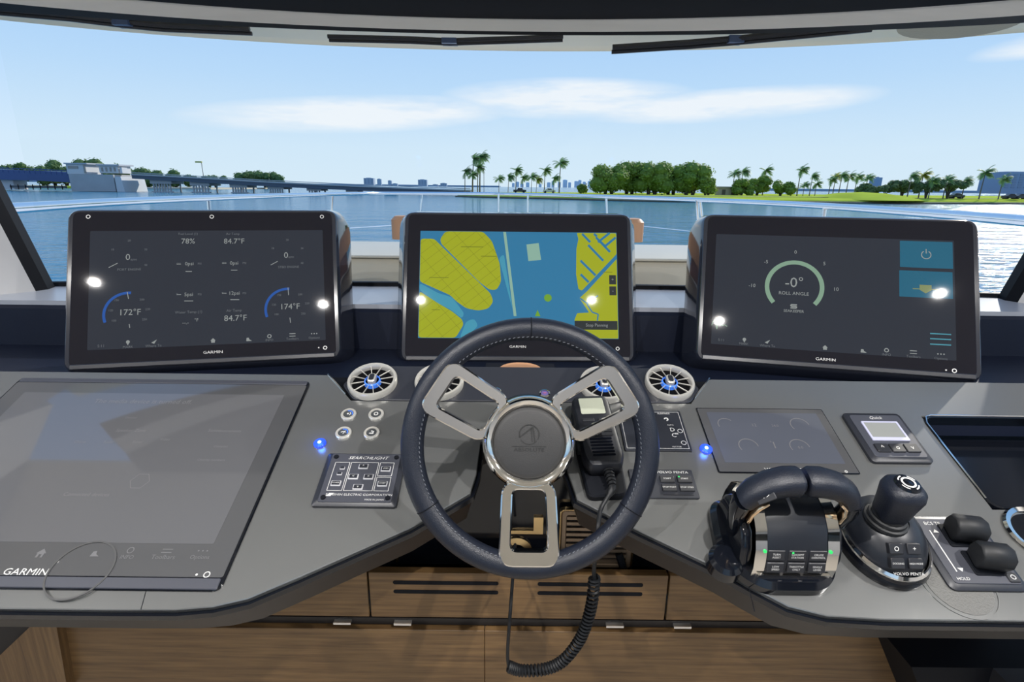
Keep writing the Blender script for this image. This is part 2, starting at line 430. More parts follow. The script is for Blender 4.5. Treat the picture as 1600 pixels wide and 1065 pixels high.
# ------------------------------------------------------------------ exterior of the boat
cm = thing('foredeck_coaming', 'cream padded coaming outside the windscreen behind the monitors', 'coaming', T((0, 2.2, 0.6)))
MB().loops([[(x, y, z) for x, y in rrect(-1.3, 1.3, -0.05, 0.5, 0.1)] for z in (0, 0.60)] + [[(x, y, 0.625) for x, y in rrect(-1.28, 1.28, -0.03, 0.48, 0.09)]]).build('body', CREAMG, cm)
MB().slab(rrect(-1.31, 1.31, -0.055, 0.5, 0.1), 0.625, 0.634, 0.004).build('cap', CREAMG, cm)
hr = thing('tan_headrest', 'tan leather headrest block peeking out behind the centre monitor', 'headrest', T((0.02, 2.0, 1.255)))
MB().slab(rrect(-0.455, 0.445, -0.05, 0.05, 0.03), 0.06, 0.14, 0.012).build('cushion', TAN, hr)
MB().slab(rrect(-0.25, 0.25, -0.03, 0.03, 0.02), -0.01, 0.06).build('mount', mat('mount_brown', (0.16, 0.07, 0.05), 0.5), hr)
struct('trim_13', MB().slab([(-2.3, 1.5), (-2.2, 1.4), (2.2, 1.4), (2.3, 1.5), (2.3, 5.0), (1.6, 7.6), (0.0, 9.6), (-1.6, 8.4), (-2.35, 6.5)], 0.45, 0.6), mat('deck_white', (0.88, 0.85, 0.78), 0.5), 'cream foredeck around the coaming')

# bow rail
rail = thing('bow_rail', 'polished stainless bow rail curving round the foredeck', 'railing', T((0, 0, 0.6)))
RZH = 1.385
rp = [atz(x, y, RZH) for x, y in ((-60, 331), (25, 325), (190, 315), (330, 309), (450, 305), (530, 303), (590, 302), (660, 302), (740, 302.4), (800, 303), (880, 304.8), (960, 307.6), (1025, 309.5), (1090, 312), (1190, 316.5), (1290, 322), (1450, 333), (1600, 345), (1700, 353))]
def crom(P, n):
    o = []
    for i in range(len(P) - 1):
        a0, a1, a2, a3 = P[max(i - 1, 0)], P[i], P[i + 1], P[min(i + 2, len(P) - 1)]
        for k in range(n):
            t = k / n
            o.append(0.5 * ((2 * a1) + (a2 - a0) * t + (2 * a0 - 5 * a1 + 4 * a2 - a3) * t * t + (3 * a1 - a0 - 3 * a2 + a3) * t ** 3))
    return o + [P[-1]]
rl = T((0, 0, -0.6))
rpath = [rl @ p for p in crom(rp, 5)]
MB().tube(rpath, 0.024, 12).build('top_rail', STEEL, rail)
for (x, y), lean in (((326, 309), -.02), ((520, 303), -.1), ((660, 302), -.1), ((779, 303), 0), ((825, 303.5), 0), ((947, 307), .08), ((1089, 312), .12), ((1094, 312), .16), ((1289, 322), 0)):
    p = atz(x, y, RZH); b_ = V((p.x + lean, p.y - 0.05, 0.6))
    MB().tube([rl @ p, rl @ b_], 0.016, 8).build('stanchion', STEEL, rail)
for s_ in (0, 1):
    pts_ = [atz(x, y, 1.10) for x, y in (((100, 392), (545, 356), (640, 350)) if s_ == 0 else ((985, 351), (1090, 362), (1500, 420)))]
    MB().tube([rl @ p for p in pts_], 0.004, 6).build('wire', STEEL, rail)

# wipers parked up under the brow
def wiper(pts, label, wid):
    P = [aty(x, y, Y) for x, y, Y in pts]
    w_ = thing('windscreen_wiper', label, 'wiper', T(P[0]))
    Q = [p - P[0] for p in P]
    DK = mat('wiper_black', (0.02, 0.022, 0.03), 0.4)
    MB().tube(Q, wid * 0.34, 6).build('arm', DK, w_)
    off = V((0, 0.012, -wid * 0.42))
    MB().tube([q + off for q in Q], wid * 0.26, 6).build('blade', DK, w_)
    m_ = Q[len(Q) // 2]
    MB().box(-0.022, 0.022, -0.01, 0.03, -wid * .5, wid * .3, T(m_)).build('bracket', mat('wiper_bracket', (0.05, 0.09, 0.2), 0.3), w_)
wiper([(-60, 8, 1.62), (100, 22, 1.64), (190, 33, 1.66), (250, 39, 1.68), (390, 45, 1.7)], 'black wiper at the far left under the cream brow', 0.022)
wiper([(512, 57, 1.76), (640, 60, 1.77), (702, 63, 1.78), (880, 57, 1.76)], 'black wiper in the middle under the cream brow', 0.018)
wiper([(957, 74, 1.80), (1080, 66, 1.78), (1150, 60, 1.76), (1250, 50, 1.7), (1368, 38, 1.64)], 'long black wiper slanting up on the right of the brow', 0.024)
p0 = aty(1500, 34, 1.60)
sp = thing('perforated_pad', 'oval perforated beige pad under the right end of the brow', 'pad', T(p0))
MB().slab(circ(0, 0, 0.15, 28, 0.10), -0.006, 0.006, 0.003, RX(-7)).build('mesh_disc', mat('perforated_beige', (0.42, 0.38, 0.28), 0.6, bump=1.0, bscale=160), sp)

# ------------------------------------------------------------------ helm console
con = thing('helm_console', 'grey satin helm console with two wings around the steering wheel', 'console', DASHM)
front = [(-1.14, -.03), (-.56, -.03), (-.47, -.029), (-.42, -.024), (-.375, -.012), (-.31, .022), (-.16, .104), (-.068, .172), (-.06, .21), (-.056, .285), (-.03, .30), (.07, .30), (.094, .285), (.097, .235), (.105, .2), (.113, .162), (.208, .103), (.323, .038), (.36, .012), (.40, -.014), (.45, -.027), (.53, -.031), (1.14, -.031)]
top_o = front + [(1.14, .152), (.806, .152), (.8105, .364), (1.14, .364), (1.14, .465), (.418, .465), (.373, .407), (.362, .392), (-.322, .390), (-.338, .408), (-.388, .465), (-1.14, .465)]
MB().slab(top_o, -0.008, 0.0, 0.0012).build('wing_top', DASH, con, 25)
fo = front + [(1.14, .465), (-1.14, .465)]
def fr_strip(d0, h0, d1, h1, pts=front):
    a_, b_ = offset(fo, d0)[:len(pts)], offset(fo, d1)[:len(pts)]
    return strip([[(x, y, h0) for x, y in a_], [(x, y, h1) for x, y in b_]])
MB().loops([[(x, y, -.0085) for x, y in front], [(x, y, -.006) for x, y in offset(fo, .006)[:len(front)]], [(x, y, -.016) for x, y in offset(fo, .007)[:len(front)]], [(x, y, -.022) for x, y in offset(fo, .001)[:len(front)]]], caps=False, closed=False).build('edge_trim', BLACKG, con)
fr_strip(.001, -.022, -.012, -.085).build('wing_fascia', FASC, con)
MB().loops([[(x, y, -.085) for x, y in offset(fo, -.012)[:len(front)]], [(x, min(y + .25, .46), -.12) for x, y in front]], caps=False, closed=False).build('wing_underside', FASC, con)
# vent panel
pod = smooth_poly([(-.318, .3905), (.36, .3925), (.374, .41), (.392, .436), (.365, .47), (.33, .497), (-.285, .494), (-.325, .47), (-.352, .435), (-.334, .412)], .012, 3)
MB().slab(pod, -0.03, 0.002, 0.0015).build('vent_panel', POD, con)
MB().loops([[(x, y, -.03) for x, y in ((-.40, .49), (.44, .49))], [(x, y, -.03) for x, y in ((-.40, .40), (.44, .40))]], caps=False, closed=False).build('back_well', BLACKM, con)
for p in (((-.389, .465), (-.336, .406)), ((.419, .465), (.371, .405))):
    mb = MB(); mb.tube([(p[0][0], p[0][1], .002), (p[1][0], p[1][1], .002)], .0022, 6); mb.build('chrome_strip', CHROME, con)
for pts_ in (((-.527, .002), (-.519, -.029)), ((.372, .09), (.356, .045), (.349, -.022))):
    MB().tube([(x, y, .0001) for x, y in pts_], .0006, 4).build('seam', BLACKM, con)
# storage tray at the right
tx0, tx1, ty0, ty1 = .807, 1.14, .152, .364
tr = MB().slab(rrect(tx0, tx1, ty0, ty1, .02), -.062, -.058)
tr.ring(rrect(tx0 - .001, tx1, ty0, ty1, .02), rrect(tx0 + .004, tx1 - .004, ty0 + .004, ty1 - .004, .018), -.06, .002, .001)
tr.build('storage_tray', BLACKG, con)
MB().tube([(tx0 + .0, ty0 + .02, .0025), (tx0 + .001, ty1 - .02, .0025), (tx0 + .008, ty1 - .004, .0025), (tx0 + .02, ty1 + .001, .0025), (tx1, ty1 + .001, .0025)], .0014, 6).build('tray_rim', CHROME, con)
ch = MB(); ch.lathe([(.047, 0), (.05, .004), (.047, .008), (.040, .006), (.038, -.03)], 32, T((.848, .105, 0)), cap=False); ch.build('cup_holder_ring', CHROME, con)
MB().lathe([(.038, -.03), (.0, -.03)], 24, T((.848, .105, .031)), cap=False).build('cup_holder_well', BLACKG, con)
# embossed rounds
for (u, v), k_ in (((-.636, .026), .885), ((.665, .022), 1.0)):
    mb = MB(); mb.lathe([(.0525 * k_, 0), (.0525 * k_, .0012), (.0500 * k_, .0012), (.0500 * k_, 0)], 40, T((u, v, 0)), cap=False)
    mb.build('embossed_ring', DASH, con)
MB().slab(circ(.665, .022, .046, 32), 0, .0008).build('textured_round', mat('dash_texture', (0.10, 0.10, 0.095), 0.5, bump=1.0, bscale=420), con)

# centre recess behind the wheel
rec = thing('recess_panel', 'black gloss fascia in the recess under the steering column', 'panel', T((0.02, 1.0, 0.7)))
MB().box(-.62, .62, 0, .02, 0.0, .32).build('fascia', BLACKG, rec)
MB().box(-.62, .62, -.05, .0, -.012, 0.0).build('sill', BLACKM, rec)
for x in (-.29, -.265):
    MB().box(x, x + .006, -.004, 0, .02, .075).build('gold_pin', mat('brass', (0.75, 0.55, 0.28), 0.25, 1.0), rec)
MB().lathe([(.034, 0), (.034, .004), (.02, .006), (.02, 0)], 28, T((-.005, -.001, .05)) @ RX(90), cap=False).build('brass_ring', MATS['brass'], rec)
MB().box(-.035, .05, -.006, 0, .095, .103).box(.03, .05, -.006, 0, .103, .135).build('brass_bracket', MATS['brass'], rec)
MB().lathe([(.018, 0), (.018, .012), (.0, .012)], 20, T((-.025, -.002, .05)) @ RX(90), cap=False).build('socket', BLACKM, rec)
gr = thing('louvre_grille', 'bronze louvred vent grille to the right of the steering column', 'grille', T((.182, .99, .79)))
GB = mat('bronze_satin', (0.26, 0.19, 0.13), 0.35, 0.5)
MB(RX(90)).ring(rrect(-.075, .075, -.07, .07, .008), rrect(-.064, .064, -.058, .058, .004), 0, .008, .002).build('frame', GB, gr)
MB().box(-.066, .066, -.002, .004, -.06, .06).build('backing', BLACKM, gr)
s0 = None
for i in range(9):
    z = -.052 + i * .013
    if s0 is None: s0 = MB().box(-.064, .064, -.007, .0, -.004, .003).build('slat', GB, gr); s0.location = (0, 0, z)
    else: share(s0, 'slat', gr, T((0, 0, z)))
MB(RX(90)).ring(rrect(-.079, .079, -.074, .074, .010), rrect(-.076, .076, -.071, .071, .008), -.001, .010, .001).build('brass_edge', MATS['brass'], gr)
MB().tube([(.048, -.010, -.030), (.060, -.022, -.066)], .008, 8).build('lever', BLACKM, gr)
MB().lathe([(.007, 0), (.007, .004), (.0, .005)], 14, T((.060, -.026, -.068)) @ RX(90), cap=False).build('lever_tip', MATS['brass'], gr)

# wooden cabinet under the dash
cab = thing('oak_drawer_row', 'oak drawer fronts with dark ventilation slots under the dash', 'cabinet', T((.02, .95, .63)))
xs = [-.98, -.308, .305, .98]
for i in range(3):
    d = MB().slab([(x, y) for x, y in rrect(xs[i] + .002, xs[i + 1] - .002, .006, .115, .002, 2)], 0, .018, .001, RX(90)).build('drawer_front', WOOD, cab)
    if i == 1:
        for zz in (.092, .070):
            for x0, x1 in ((-.257, -.042), (.038, .253)):
                MB().slab(rrect(x0, x1, zz - .0045, zz + .0045, .004, 3), .0175, .0186, 0, RX(90)).build('vent_slot', BLACKM, d)
for x in (-.365, -.24, .20, .34):
    MB().box(x - .018, x + .018, -.028, -.018, -.006, -.001).build('catch', SATIN, cab)
MB().box(-.98, .98, -.018, .0, -.012, .004).build('shadow_rail', FASC, cab)
kick = thing('oak_kick_panel', 'lower oak panels below the drawers and coiled cord', 'panel', T((.02, .94, .0)))
for x0, x1 in ((-.996, -.0705), (-.0695, .95)):
    MB().slab(rrect(x0, x1, .02, .615, .002, 2), 0, .02, .001, RX(90)).build('panel', WOOD, kick)
sidep = thing('oak_side_post', 'oak side post slanting at the lower left corner', 'post', T((-1.08, .8, .0)))
pp = [aty(x, y, .90) - V((-1.08, .8, 0)) for x, y in ((72, 955), (84, 955), (106, 1080), (-60, 1080))]
MB().loops([[(p.x, p.y + d, p.z) for p in pp] for d in (.02, 0)]).build('board', WOODV, sidep)
lbx = thing('dark_side_box', 'dark box with a thin bright strip at the lower left edge', 'box', T((-1.2, .925, .0)))
MB().box(-.4, .22, .0, .10, .0, .66).build('body', FASC, lbx)
MB().box(-.4, .22, -.004, .0, .515, .519).build('metal_strip', SATIN, lbx)
rbx = thing('black_lower_locker', 'black locker side under the right wing at the bottom right', 'locker', T((.76, .80, .0)))
MB().loops([[(x, .0, z) for x, z in ((-.02, .66), (.09, .45), (.30, .0), (.9, .0), (.9, .66))], [(x, .14, z) for x, z in ((-.02, .66), (.09, .45), (.30, .0), (.9, .0), (.9, .66))]]).build('side', BLACKM, rbx)
MB().box(.13, .9, -.03, .0, .50, .66).build('drawer', mat('locker_front', (0.03, 0.03, 0.034), 0.35), rbx)
MB().box(.16, .9, -.034, -.03, .488, .492).build('metal_strip', SATIN, rbx)

# ------------------------------------------------------------------ monitors
MRES = dict(L=((-0.730, 1.2913, 1.2618), 12.06, 23.5, .382), C=((0.0144, 1.4007, 1.2501), 1.3, 22.7, .3965), R=((0.755, 1.2686, 1.2689), -12.82, 25.4, .376))
def mon_frame(k):
    c, yaw, tilt, H = MRES[k]
    return T(c) @ RZ(yaw) @ RX(90 - tilt), H
def monitor(k, label):
    M, H = mon_frame(k); W = .60
    root = thing('monitor', label, 'monitor', M, 'displays standing on the dash')
    hw, hh = W / 2, H / 2
    o = smooth_poly([(-hw, -hh), (hw, -hh), (hw, hh), (-hw, hh)], .028, 5)
    L_ = []
    for d, z in ((-.004, .004), (0, 0), (.004, -.012), (.020, -.05), (.024, -.10), (.0, -.13)):
        L_.append([(x, y, z) for x, y in offset(o, d)])
    mb = MB(); mb.loops(list(reversed(L_))); mb.build('housing', SHELL, root, 40)
    g = rrect(-hw + .012, hw - .012, -hh + .012, hh - .008, .012)
    MB().slab(g, .0, .006, .001).build('glass', BEZEL, root)
    MB().slab(rrect(-hw + .014, hw - .014, -hh + .004, -hh + .016, .003), .003, .0085, .002).build('lower_bar', POD, root)
    MB().box(-.16, .16, -hh - .10, -hh + .08, -.12, -.05).build('pedestal', NAVY, root)
    return root, M
ZG = .0066
def sl(M, x, y): return loc(M, x, y, ZG)
def scr_quad(M, pts): return [sl(M, *p) for p in pts]
def texts(M, root, items, m, name):
    mb = MB()
    for txt, x, y, hpx in items:
        u, v = sl(M, x, y)
        if name == 'small_print': mb.text(txt, u, v, hpx * 1.75e-3, ZG + .0006)
        else: MB().text(txt, u, v, hpx * 1.52e-3, ZG + .0006).build(name, m, root, 0)
    if name == 'small_print': mb.build(name, m, root, 0)['kind'] = 'stuff'
def icons_row(mb, M, pts, s=1.5e-3):
    for kind, x, y in pts:
        u, v = sl(M, x, y); z = ZG + .0006
        if kind == 'home': mb.poly([(u - .006, v), (u, v + .006), (u + .006, v), (u + .004, v), (u + .004, v - .005), (u - .004, v - .005), (u - .004, v)], z)
        elif kind == 'pin': mb.arc(u, v, 0.0, .004, 0, 360, z, 12); mb.poly([(u - .003, v - .002), (u, v - .008), (u + .003, v - .002)], z)
        elif kind == 'nav': mb.poly([(u - .006, v - .003), (u + .006, v + .004), (u, v - .006)], z)
        elif kind == 'ring': mb.arc(u, v, .003, .005, 0, 360, z, 14)
        elif kind == 'dots':
            for d in (-.006, 0, .006): mb.arc(u + d, v, 0, .0016, 0, 360, z, 8)
        elif kind == 'bars':
            for d in (-.003, .003): mb.bar(u - .007, v + d, u + .007, v + d, .0018, z)
        elif kind == 'boat': mb.poly([(u - .006, v - .004), (u + .007, v - .004), (u + .001, v), (u, v + .004), (u - .005, v + .004)], z)
        elif kind == 'dot': mb.arc(u, v, 0, .0018, 0, 360, z, 8)

# left monitor: engine page
ml, ML = monitor('L', 'left monitor with dark engine gauge page reading 172 and 174 degrees')
q = scr_quad(ML, ((141, 360), (503, 360), (510, 529), (136, 549)))
x0, x1, y0, y1 = (q[0][0] + q[3][0]) / 2, (q[1][0] + q[2][0]) / 2, (q[2][1] + q[3][1]) / 2, (q[0][1] + q[1][1]) / 2
MB().slab(rrect(x0, x1, y0, y1, .002), .005, ZG).build('display', SCR, ml, 0)
texts(ML, ml, [('78%', 294, 377, 12), ('84.7°F', 366, 377, 12), ('0', 200, 402, 14), ('0', 447, 399, 14), ('172°F', 203, 488, 13), ('174°F', 453, 479, 13), ('84.7°F', 368, 497, 13), ('0psi', 296, 412, 8), ('0psi', 366, 411, 8), ('5psi', 295, 460, 8), ('12psi', 366, 458, 8), ('--.-', 290, 504, 8), ('°F', 307, 500, 7)], SCRT, 'reading')
texts(ML, ml, [('Fuel Level (1)', 294, 365.5, 4.5), ('Air Temp', 364, 365.5, 4.5), ('PORT ENGINE', 202, 421, 4.5), ('STBD ENGINE', 451, 417, 4.5), ('Water Temp (1)', 295, 487.5, 5), ('Air Temp', 366, 485, 5), ('20', 202, 376, 4), ('10', 176, 390, 4), ('30', 228, 390, 4), ('40', 228, 414, 4), ('20', 449, 375, 4), ('10', 426, 388, 4), ('30', 472, 388, 4), ('40', 472, 411, 4), ('150', 182, 469, 4), ('200', 222, 468, 4), ('120', 173, 485, 4), ('220', 231, 483, 4), ('100', 178, 501, 4), ('250', 226, 499, 4), ('150', 436, 461, 4), ('200', 469, 460, 4), ('120', 428, 476, 4), ('220', 480, 474, 4), ('100', 432, 491, 4), ('250', 474, 490, 4), ('RPM', 209, 406, 4), ('RPM', 455, 402, 4), ('Oil', 279, 412, 4), ('Oil', 350, 411, 4), ('Trn', 279, 460, 4), ('Trn', 350, 458, 4), ('PSI', 312, 412, 4), ('PSI', 382, 411, 4), ('PSI', 312, 460, 4), ('PSI', 382, 458, 4), ('5:11', 158, 540.5, 5), ('MARK', 200, 542, 4.5), ('Where To', 240, 540, 4.5), ('INFO', 421, 531, 4.5), ('Toolbars', 457, 529, 4.5), ('Options', 491, 527.5, 4.5)], SCRD, 'small_print')
for cx_, cy_ in ((203, 490), (452, 482)):
    u, v = sl(ML, cx_ - 2, cy_ + 1); MB().arc(u, v, .048, .054, 85, 200, ZG + .0005).build('gauge_arc', SCRB, ml, 0)
mb = MB()
for a_, b_ in (((170, 418), (184, 411)), ((423, 414), (434, 408)), ((199, 456), (201, 467)), ((450, 449), (451, 461)), ((202, 506), (203, 512)), ((453, 496), (454, 504)), ((276, 412.5), (283, 412.5)), ((347, 411), (354, 411)), ((276, 460), (283, 460)), ((347, 458), (354, 458)), ((290, 424), (300, 424)), ((361, 422), (371, 422)), ((288, 470), (302, 470)), ((360, 468), (374, 468))):
    p_, r_ = sl(ML, *a_), sl(ML, *b_); mb.bar(*p_, *r_, .0016, ZG + .0006)
icons_row(mb, ML, [('pin', 200, 534), ('nav', 241, 533), ('home', 333, 532), ('boat', 389, 530), ('ring', 421, 525), ('bars', 457, 523), ('dots', 491, 521)])
mb.build('icons', SCRT, ml, 0)['kind'] = 'stuff'
mb = MB(); u, v = sl(ML, 333, 550); mb.text('GARMIN', u, v, .0094, ZG + .0003, wide=1.2)
mb.build('logo', WHITEP, ml, 0)
for k_ in (('dot', 498, 543), ('ring', 508, 543)):
    mb = MB(); icons_row(mb, ML, [k_]); mb.build('power_symbol', WHITEP, ml, 0)
for x in (138, 331, 503):
    mb = MB(); icons_row(mb, ML, [('ring', x, 338.5)]); mb.build('top_ring', WHITEP, ml, 0)

# right monitor: roll angle page
mr, MR = monitor('R', 'right monitor with roll angle gauge and teal tiles')
q = scr_quad(MR, ((1120, 367), (1491, 374), (1494, 562), (1110, 538)))
x0, x1, y0, y1 = (q[0][0] + q[3][0]) / 2, (q[1][0] + q[2][0]) / 2, (q[2][1] + q[3][1]) / 2, (q[0][1] + q[1][1]) / 2
MB().slab(rrect(x0, x1, y0, y1, .002), .005, ZG).build('display', SCR, mr, 0)
for c_ in ((1406, 376, 1489, 420), (1405, 422, 1489, 467)):
    a_, b_ = sl(MR, c_[0], c_[1]), sl(MR, c_[2], c_[3]); MB().slab(rrect(a_[0], b_[0], b_[1], a_[1], .001), ZG, ZG + .0004).build('tile', SCRC, mr, 0)
mb = MB(); u, v = sl(MR, 1241, 448); mb.arc(u, v, .0555, .0655, -42, 222, ZG + .0005, 40); mb.build('gauge_arc', SCRG, mr, 0)
texts(MR, mr, [('-0°', 1241, 442, 23), ('0', 1243, 394, 8), ('-5', 1197, 409, 8), ('5', 1288, 412, 8), ('-10', 1175, 446, 8), ('10', 1306, 452, 8)], SCRT, 'reading')
texts(MR, mr, [('ROLL ANGLE', 1240, 458.5, 7.5), ('SEAKEEPER', 1240, 486, 6)], SCRT, 'lettering')
mb = MB(); u, v = sl(MR, 1240, 478.5)
mb.bar(u - .006, v + .004, u + .007, v + .004, .003, ZG + .0006); mb.bar(u - .006, v, u + .006, v, .003, ZG + .0006); mb.bar(u - .007, v - .004, u + .006, v - .004, .003, ZG + .0006); mb.bar(u - .006, v + .004, u - .006, v, .003, ZG + .0006); mb.bar(u + .006, v, u + .006, v - .004, .003, ZG + .0006)
u, v = sl(MR, 1447, 398); mb.arc(u, v, .0085, .0105, 120, 420, ZG + .0006, 24); mb.bar(u, v + .003, u, v + .014, .002, ZG + .0006)
icons_row(mb, MR, [('pin', 1163, 530), ('nav', 1199, 533), ('home', 1289, 543), ('boat', 1349, 548), ('ring', 1385, 547), ('bars', 1427, 550), ('dots', 1470, 553)])
mb.build('icons', SCRT, mr, 0)['kind'] = 'stuff'
texts(MR, mr, [('5:11', 1127, 531, 5), ('MARK', 1162, 537, 4.5), ('Where To', 1199, 540, 4.5), ('INFO', 1385, 554, 4.5), ('Toolbars', 1427, 557, 4.5), ('Options', 1470, 560, 4.5)], SCRD, 'small_print')
mb = MB(); u, v = sl(MR, 1446, 449); mb.poly([(u - .012, v + .006), (u + .012, v + .006), (u + .012, v - .006), (u, v - .014), (u - .012, v - .006)], ZG + .0006); mb.bar(u - .026, v - .004, u + .026, v - .004, .002, ZG + .0007); mb.build('boat_icon', SCRY, mr, 0)
mb = MB()
for y in (521.5, 529.5, 538):
    a_, b_ = sl(MR, 1453, y - .7), sl(MR, 1486, y + 1); mb.bar(*a_, *b_, .0028, ZG + .0006)
mb.build('menu_lines', SCRCL, mr, 0)
mb = MB(); wv = [(1112, 508), (1114, 502), (1117, 500), (1119, 510), (1120, 514), (1122, 504), (1124, 499), (1126, 507), (1129, 509), (1132, 507), (1136, 510)]
for a_, b_ in zip(wv, wv[1:]): mb.bar(*sl(MR, *a_), *sl(MR, *b_), .0018, ZG + .0006)
mb.build('wave_trace', SCRG, mr, 0)
mb = MB(); u, v = sl(MR, 1290, 561.5); mb.text('GARMIN', u, v, .0094, ZG + .0003, wide=1.2)
mb.build('logo', WHITEP, mr, 0)
for k_ in (('dot', 1478, 578), ('ring', 1491, 579)):
    mb = MB(); icons_row(mb, MR, [k_]); mb.build('power_symbol', WHITEP, mr, 0)

# centre monitor: chart page
mc, MC = monitor('C', 'centre monitor showing a blue and olive nautical chart')
q = scr_quad(MC, ((658, 361), (963, 363), (967, 530), (652, 527)))
x0, x1, y0, y1 = (q[0][0] + q[3][0]) / 2, (q[1][0] + q[2][0]) / 2, (q[2][1] + q[3][1]) / 2, (q[0][1] + q[1][1]) / 2
MB().slab(rrect(x0, x1, y0, y1, .001), .005, ZG).build('display', SEA_S, mc, 0)
def cc(x, y):   # chart crop coordinates -> local
    fx = (x - 305) / 990.0; fy = (y - 165) / 537.0
    return (x0 + min(max(fx, 0.002), .998) * (x1 - x0), y1 - min(max(fy, 0.003), .997) * (y1 - y0))
def land(pts, m=LAND, z=.0004, name='chart_land', rnd=.008):
    P = [cc(*p) for p in pts]
    ar = sum(P[i - 1][0] * P[i][1] - P[i][0] * P[i - 1][1] for i in range(len(P)))
    if ar < 0: P.reverse()
    P = smooth_poly(P, rnd, 3) if rnd else P
    MB().poly(P, ZG + z).build(name, m, mc, 0); return P
A = land([(405, 205), (430, 165), (620, 165), (665, 215), (705, 330), (712, 420), (690, 462), (655, 462), (600, 420), (410, 230)])
B = land([(300, 205), (375, 205), (420, 250), (660, 480), (674, 520), (650, 555), (600, 566), (540, 555), (490, 520), (460, 490), (300, 423)])
C_ = land([(298, 470), (400, 530), (470, 570), (520, 610), (528, 635), (490, 702), (298, 702)])
land([(303, 430), (400, 480), (470, 500), (530, 580), (520, 605), (460, 560), (380, 520), (303, 465)], SEA_L, .0002, 'chart_shallow')
land([(540, 620), (580, 605), (600, 640), (540, 700), (510, 700)], SEA_L, .0002, 'chart_shallow')
land([(700, 300), (725, 280), (770, 560), (745, 470)], SEA_L, .0002, 'chart_shallow')
D_ = land([(1093, 168), (1101, 200), (1090, 250), (1087, 380), (1098, 455), (1116, 462), (1296, 275), (1296, 168)], rnd=.003)
E_ = land([(1296, 300), (1296, 702), (1180, 702), (1120, 655), (1075, 612), (1090, 575), (1150, 572), (1102, 500), (1140, 466)], rnd=.003)
for a_, b_ in (((1110, 380), (1150, 420)), ((1110, 310), (1185, 385)), ((1150, 230), (1225, 310)), ((1120, 172), (1160, 215)), ((1190, 190), (1260, 265)), ((1200, 215), (1260, 165)), ((1230, 240), (1290, 190)), ((1205, 205), (1235, 235)), ((1180, 172), (1195, 185))):
    MB().bar(*cc(*a_), *cc(*b_), .0062, ZG + .0006).build('chart_canal', SEA_S, mc, 0)
mb = MB()
for a_, b_ in (((1140, 530), (1165, 570)), ((1165, 570), (1195, 580)), ((1195, 580), (1190, 612)), ((1140, 525), (1195, 487)), ((1105, 500), (1145, 530))): mb.bar(*cc(*a_), *cc(*b_), .0035, ZG + .0006)
mb.build('chart_creek', SEA_S, mc, 0)
def hatch(P, ang, step, mb):
    t = math.radians(ang); d, n2 = V((math.cos(t), math.sin(t))), V((-math.sin(t), math.cos(t)))
    vals = [V(p).dot(n2) for p in P]; c = min(vals) + step
    while c < max(vals):
        xs_ = []
        for i in range(len(P)):
            a_, b_ = V(P[i - 1]), V(P[i]); ca, cb = a_.dot(n2) - c, b_.dot(n2) - c
            if ca * cb < 0: xs_.append((a_ + (b_ - a_) * (ca / (ca - cb))).dot(d))
        xs_.sort()
        for k in range(0, len(xs_) - 1, 2):
            p_, r_ = n2 * c + d * xs_[k], n2 * c + d * xs_[k + 1]; mb.bar(p_.x, p_.y, r_.x, r_.y, .0006, ZG + .0006)
        c += step
mb = MB()
for P in (A, B, C_): hatch(P, 38, .022, mb); hatch(P, -48, .045, mb)
for a_, b_ in (((510, 245), (620, 245)), ((610, 292), (690, 292)), ((355, 402), (450, 402)), ((370, 563), (410, 563)), ((1220, 368), (1270, 368))): mb.bar(*cc(*a_), *cc(*b_), .0016, ZG + .0007)
mb.build('chart_lines', LANDL, mc, 0)['kind'] = 'stuff'
land([(721, 165), (735, 165), (789, 592), (775, 592)], CHRT, .0005, 'chart_bridge', 0)
land([(838, 230), (900, 222), (912, 308), (848, 315)], CHRT, .0004, 'chart_zone', 0)
u, v = cc(945, 500); MB().arc(u, v, 0, .010, 0, 360, ZG + .0004, 18).build('chart_islet', CHGR, mc, 0)
land([(880, 592), (893, 560), (908, 592)], CHGR, .0004, 'chart_islet', 0)
for b_ in ((1253, 1287, 383, 430), (1253, 1287, 440, 485), (1077, 1290, 613, 657)):
    (a0_, c0_), (a1_, c1_) = cc(b_[0], b_[3]), cc(b_[1], b_[2]); MB().slab(rrect(a0_, a1_, c0_, c1_, .001), ZG + .0006, ZG + .001).build('chart_button', UIB, mc, 0)
mb = MB(); u, v = cc(1187, 635); mb.text('Stop Panning', u, v, .011, ZG + .0012); u, v = cc(1270, 406); mb.text('+', u, v, .012, ZG + .0012); u, v = cc(1270, 462); mb.text('-', u, v, .014, ZG + .0012); mb.build('button_print', SCRT, mc, 0)
mb = MB(); u, v = sl(MC, 809, 541.5); mb.text('GARMIN', u, v, .0094, ZG + .0003, wide=1.2); mb.build('logo', WHITEP, mc, 0); mb = MB(); icons_row(mb, MC, [('ring', 965, 544.5)]); mb.build('power_symbol', WHITEP, mc, 0)

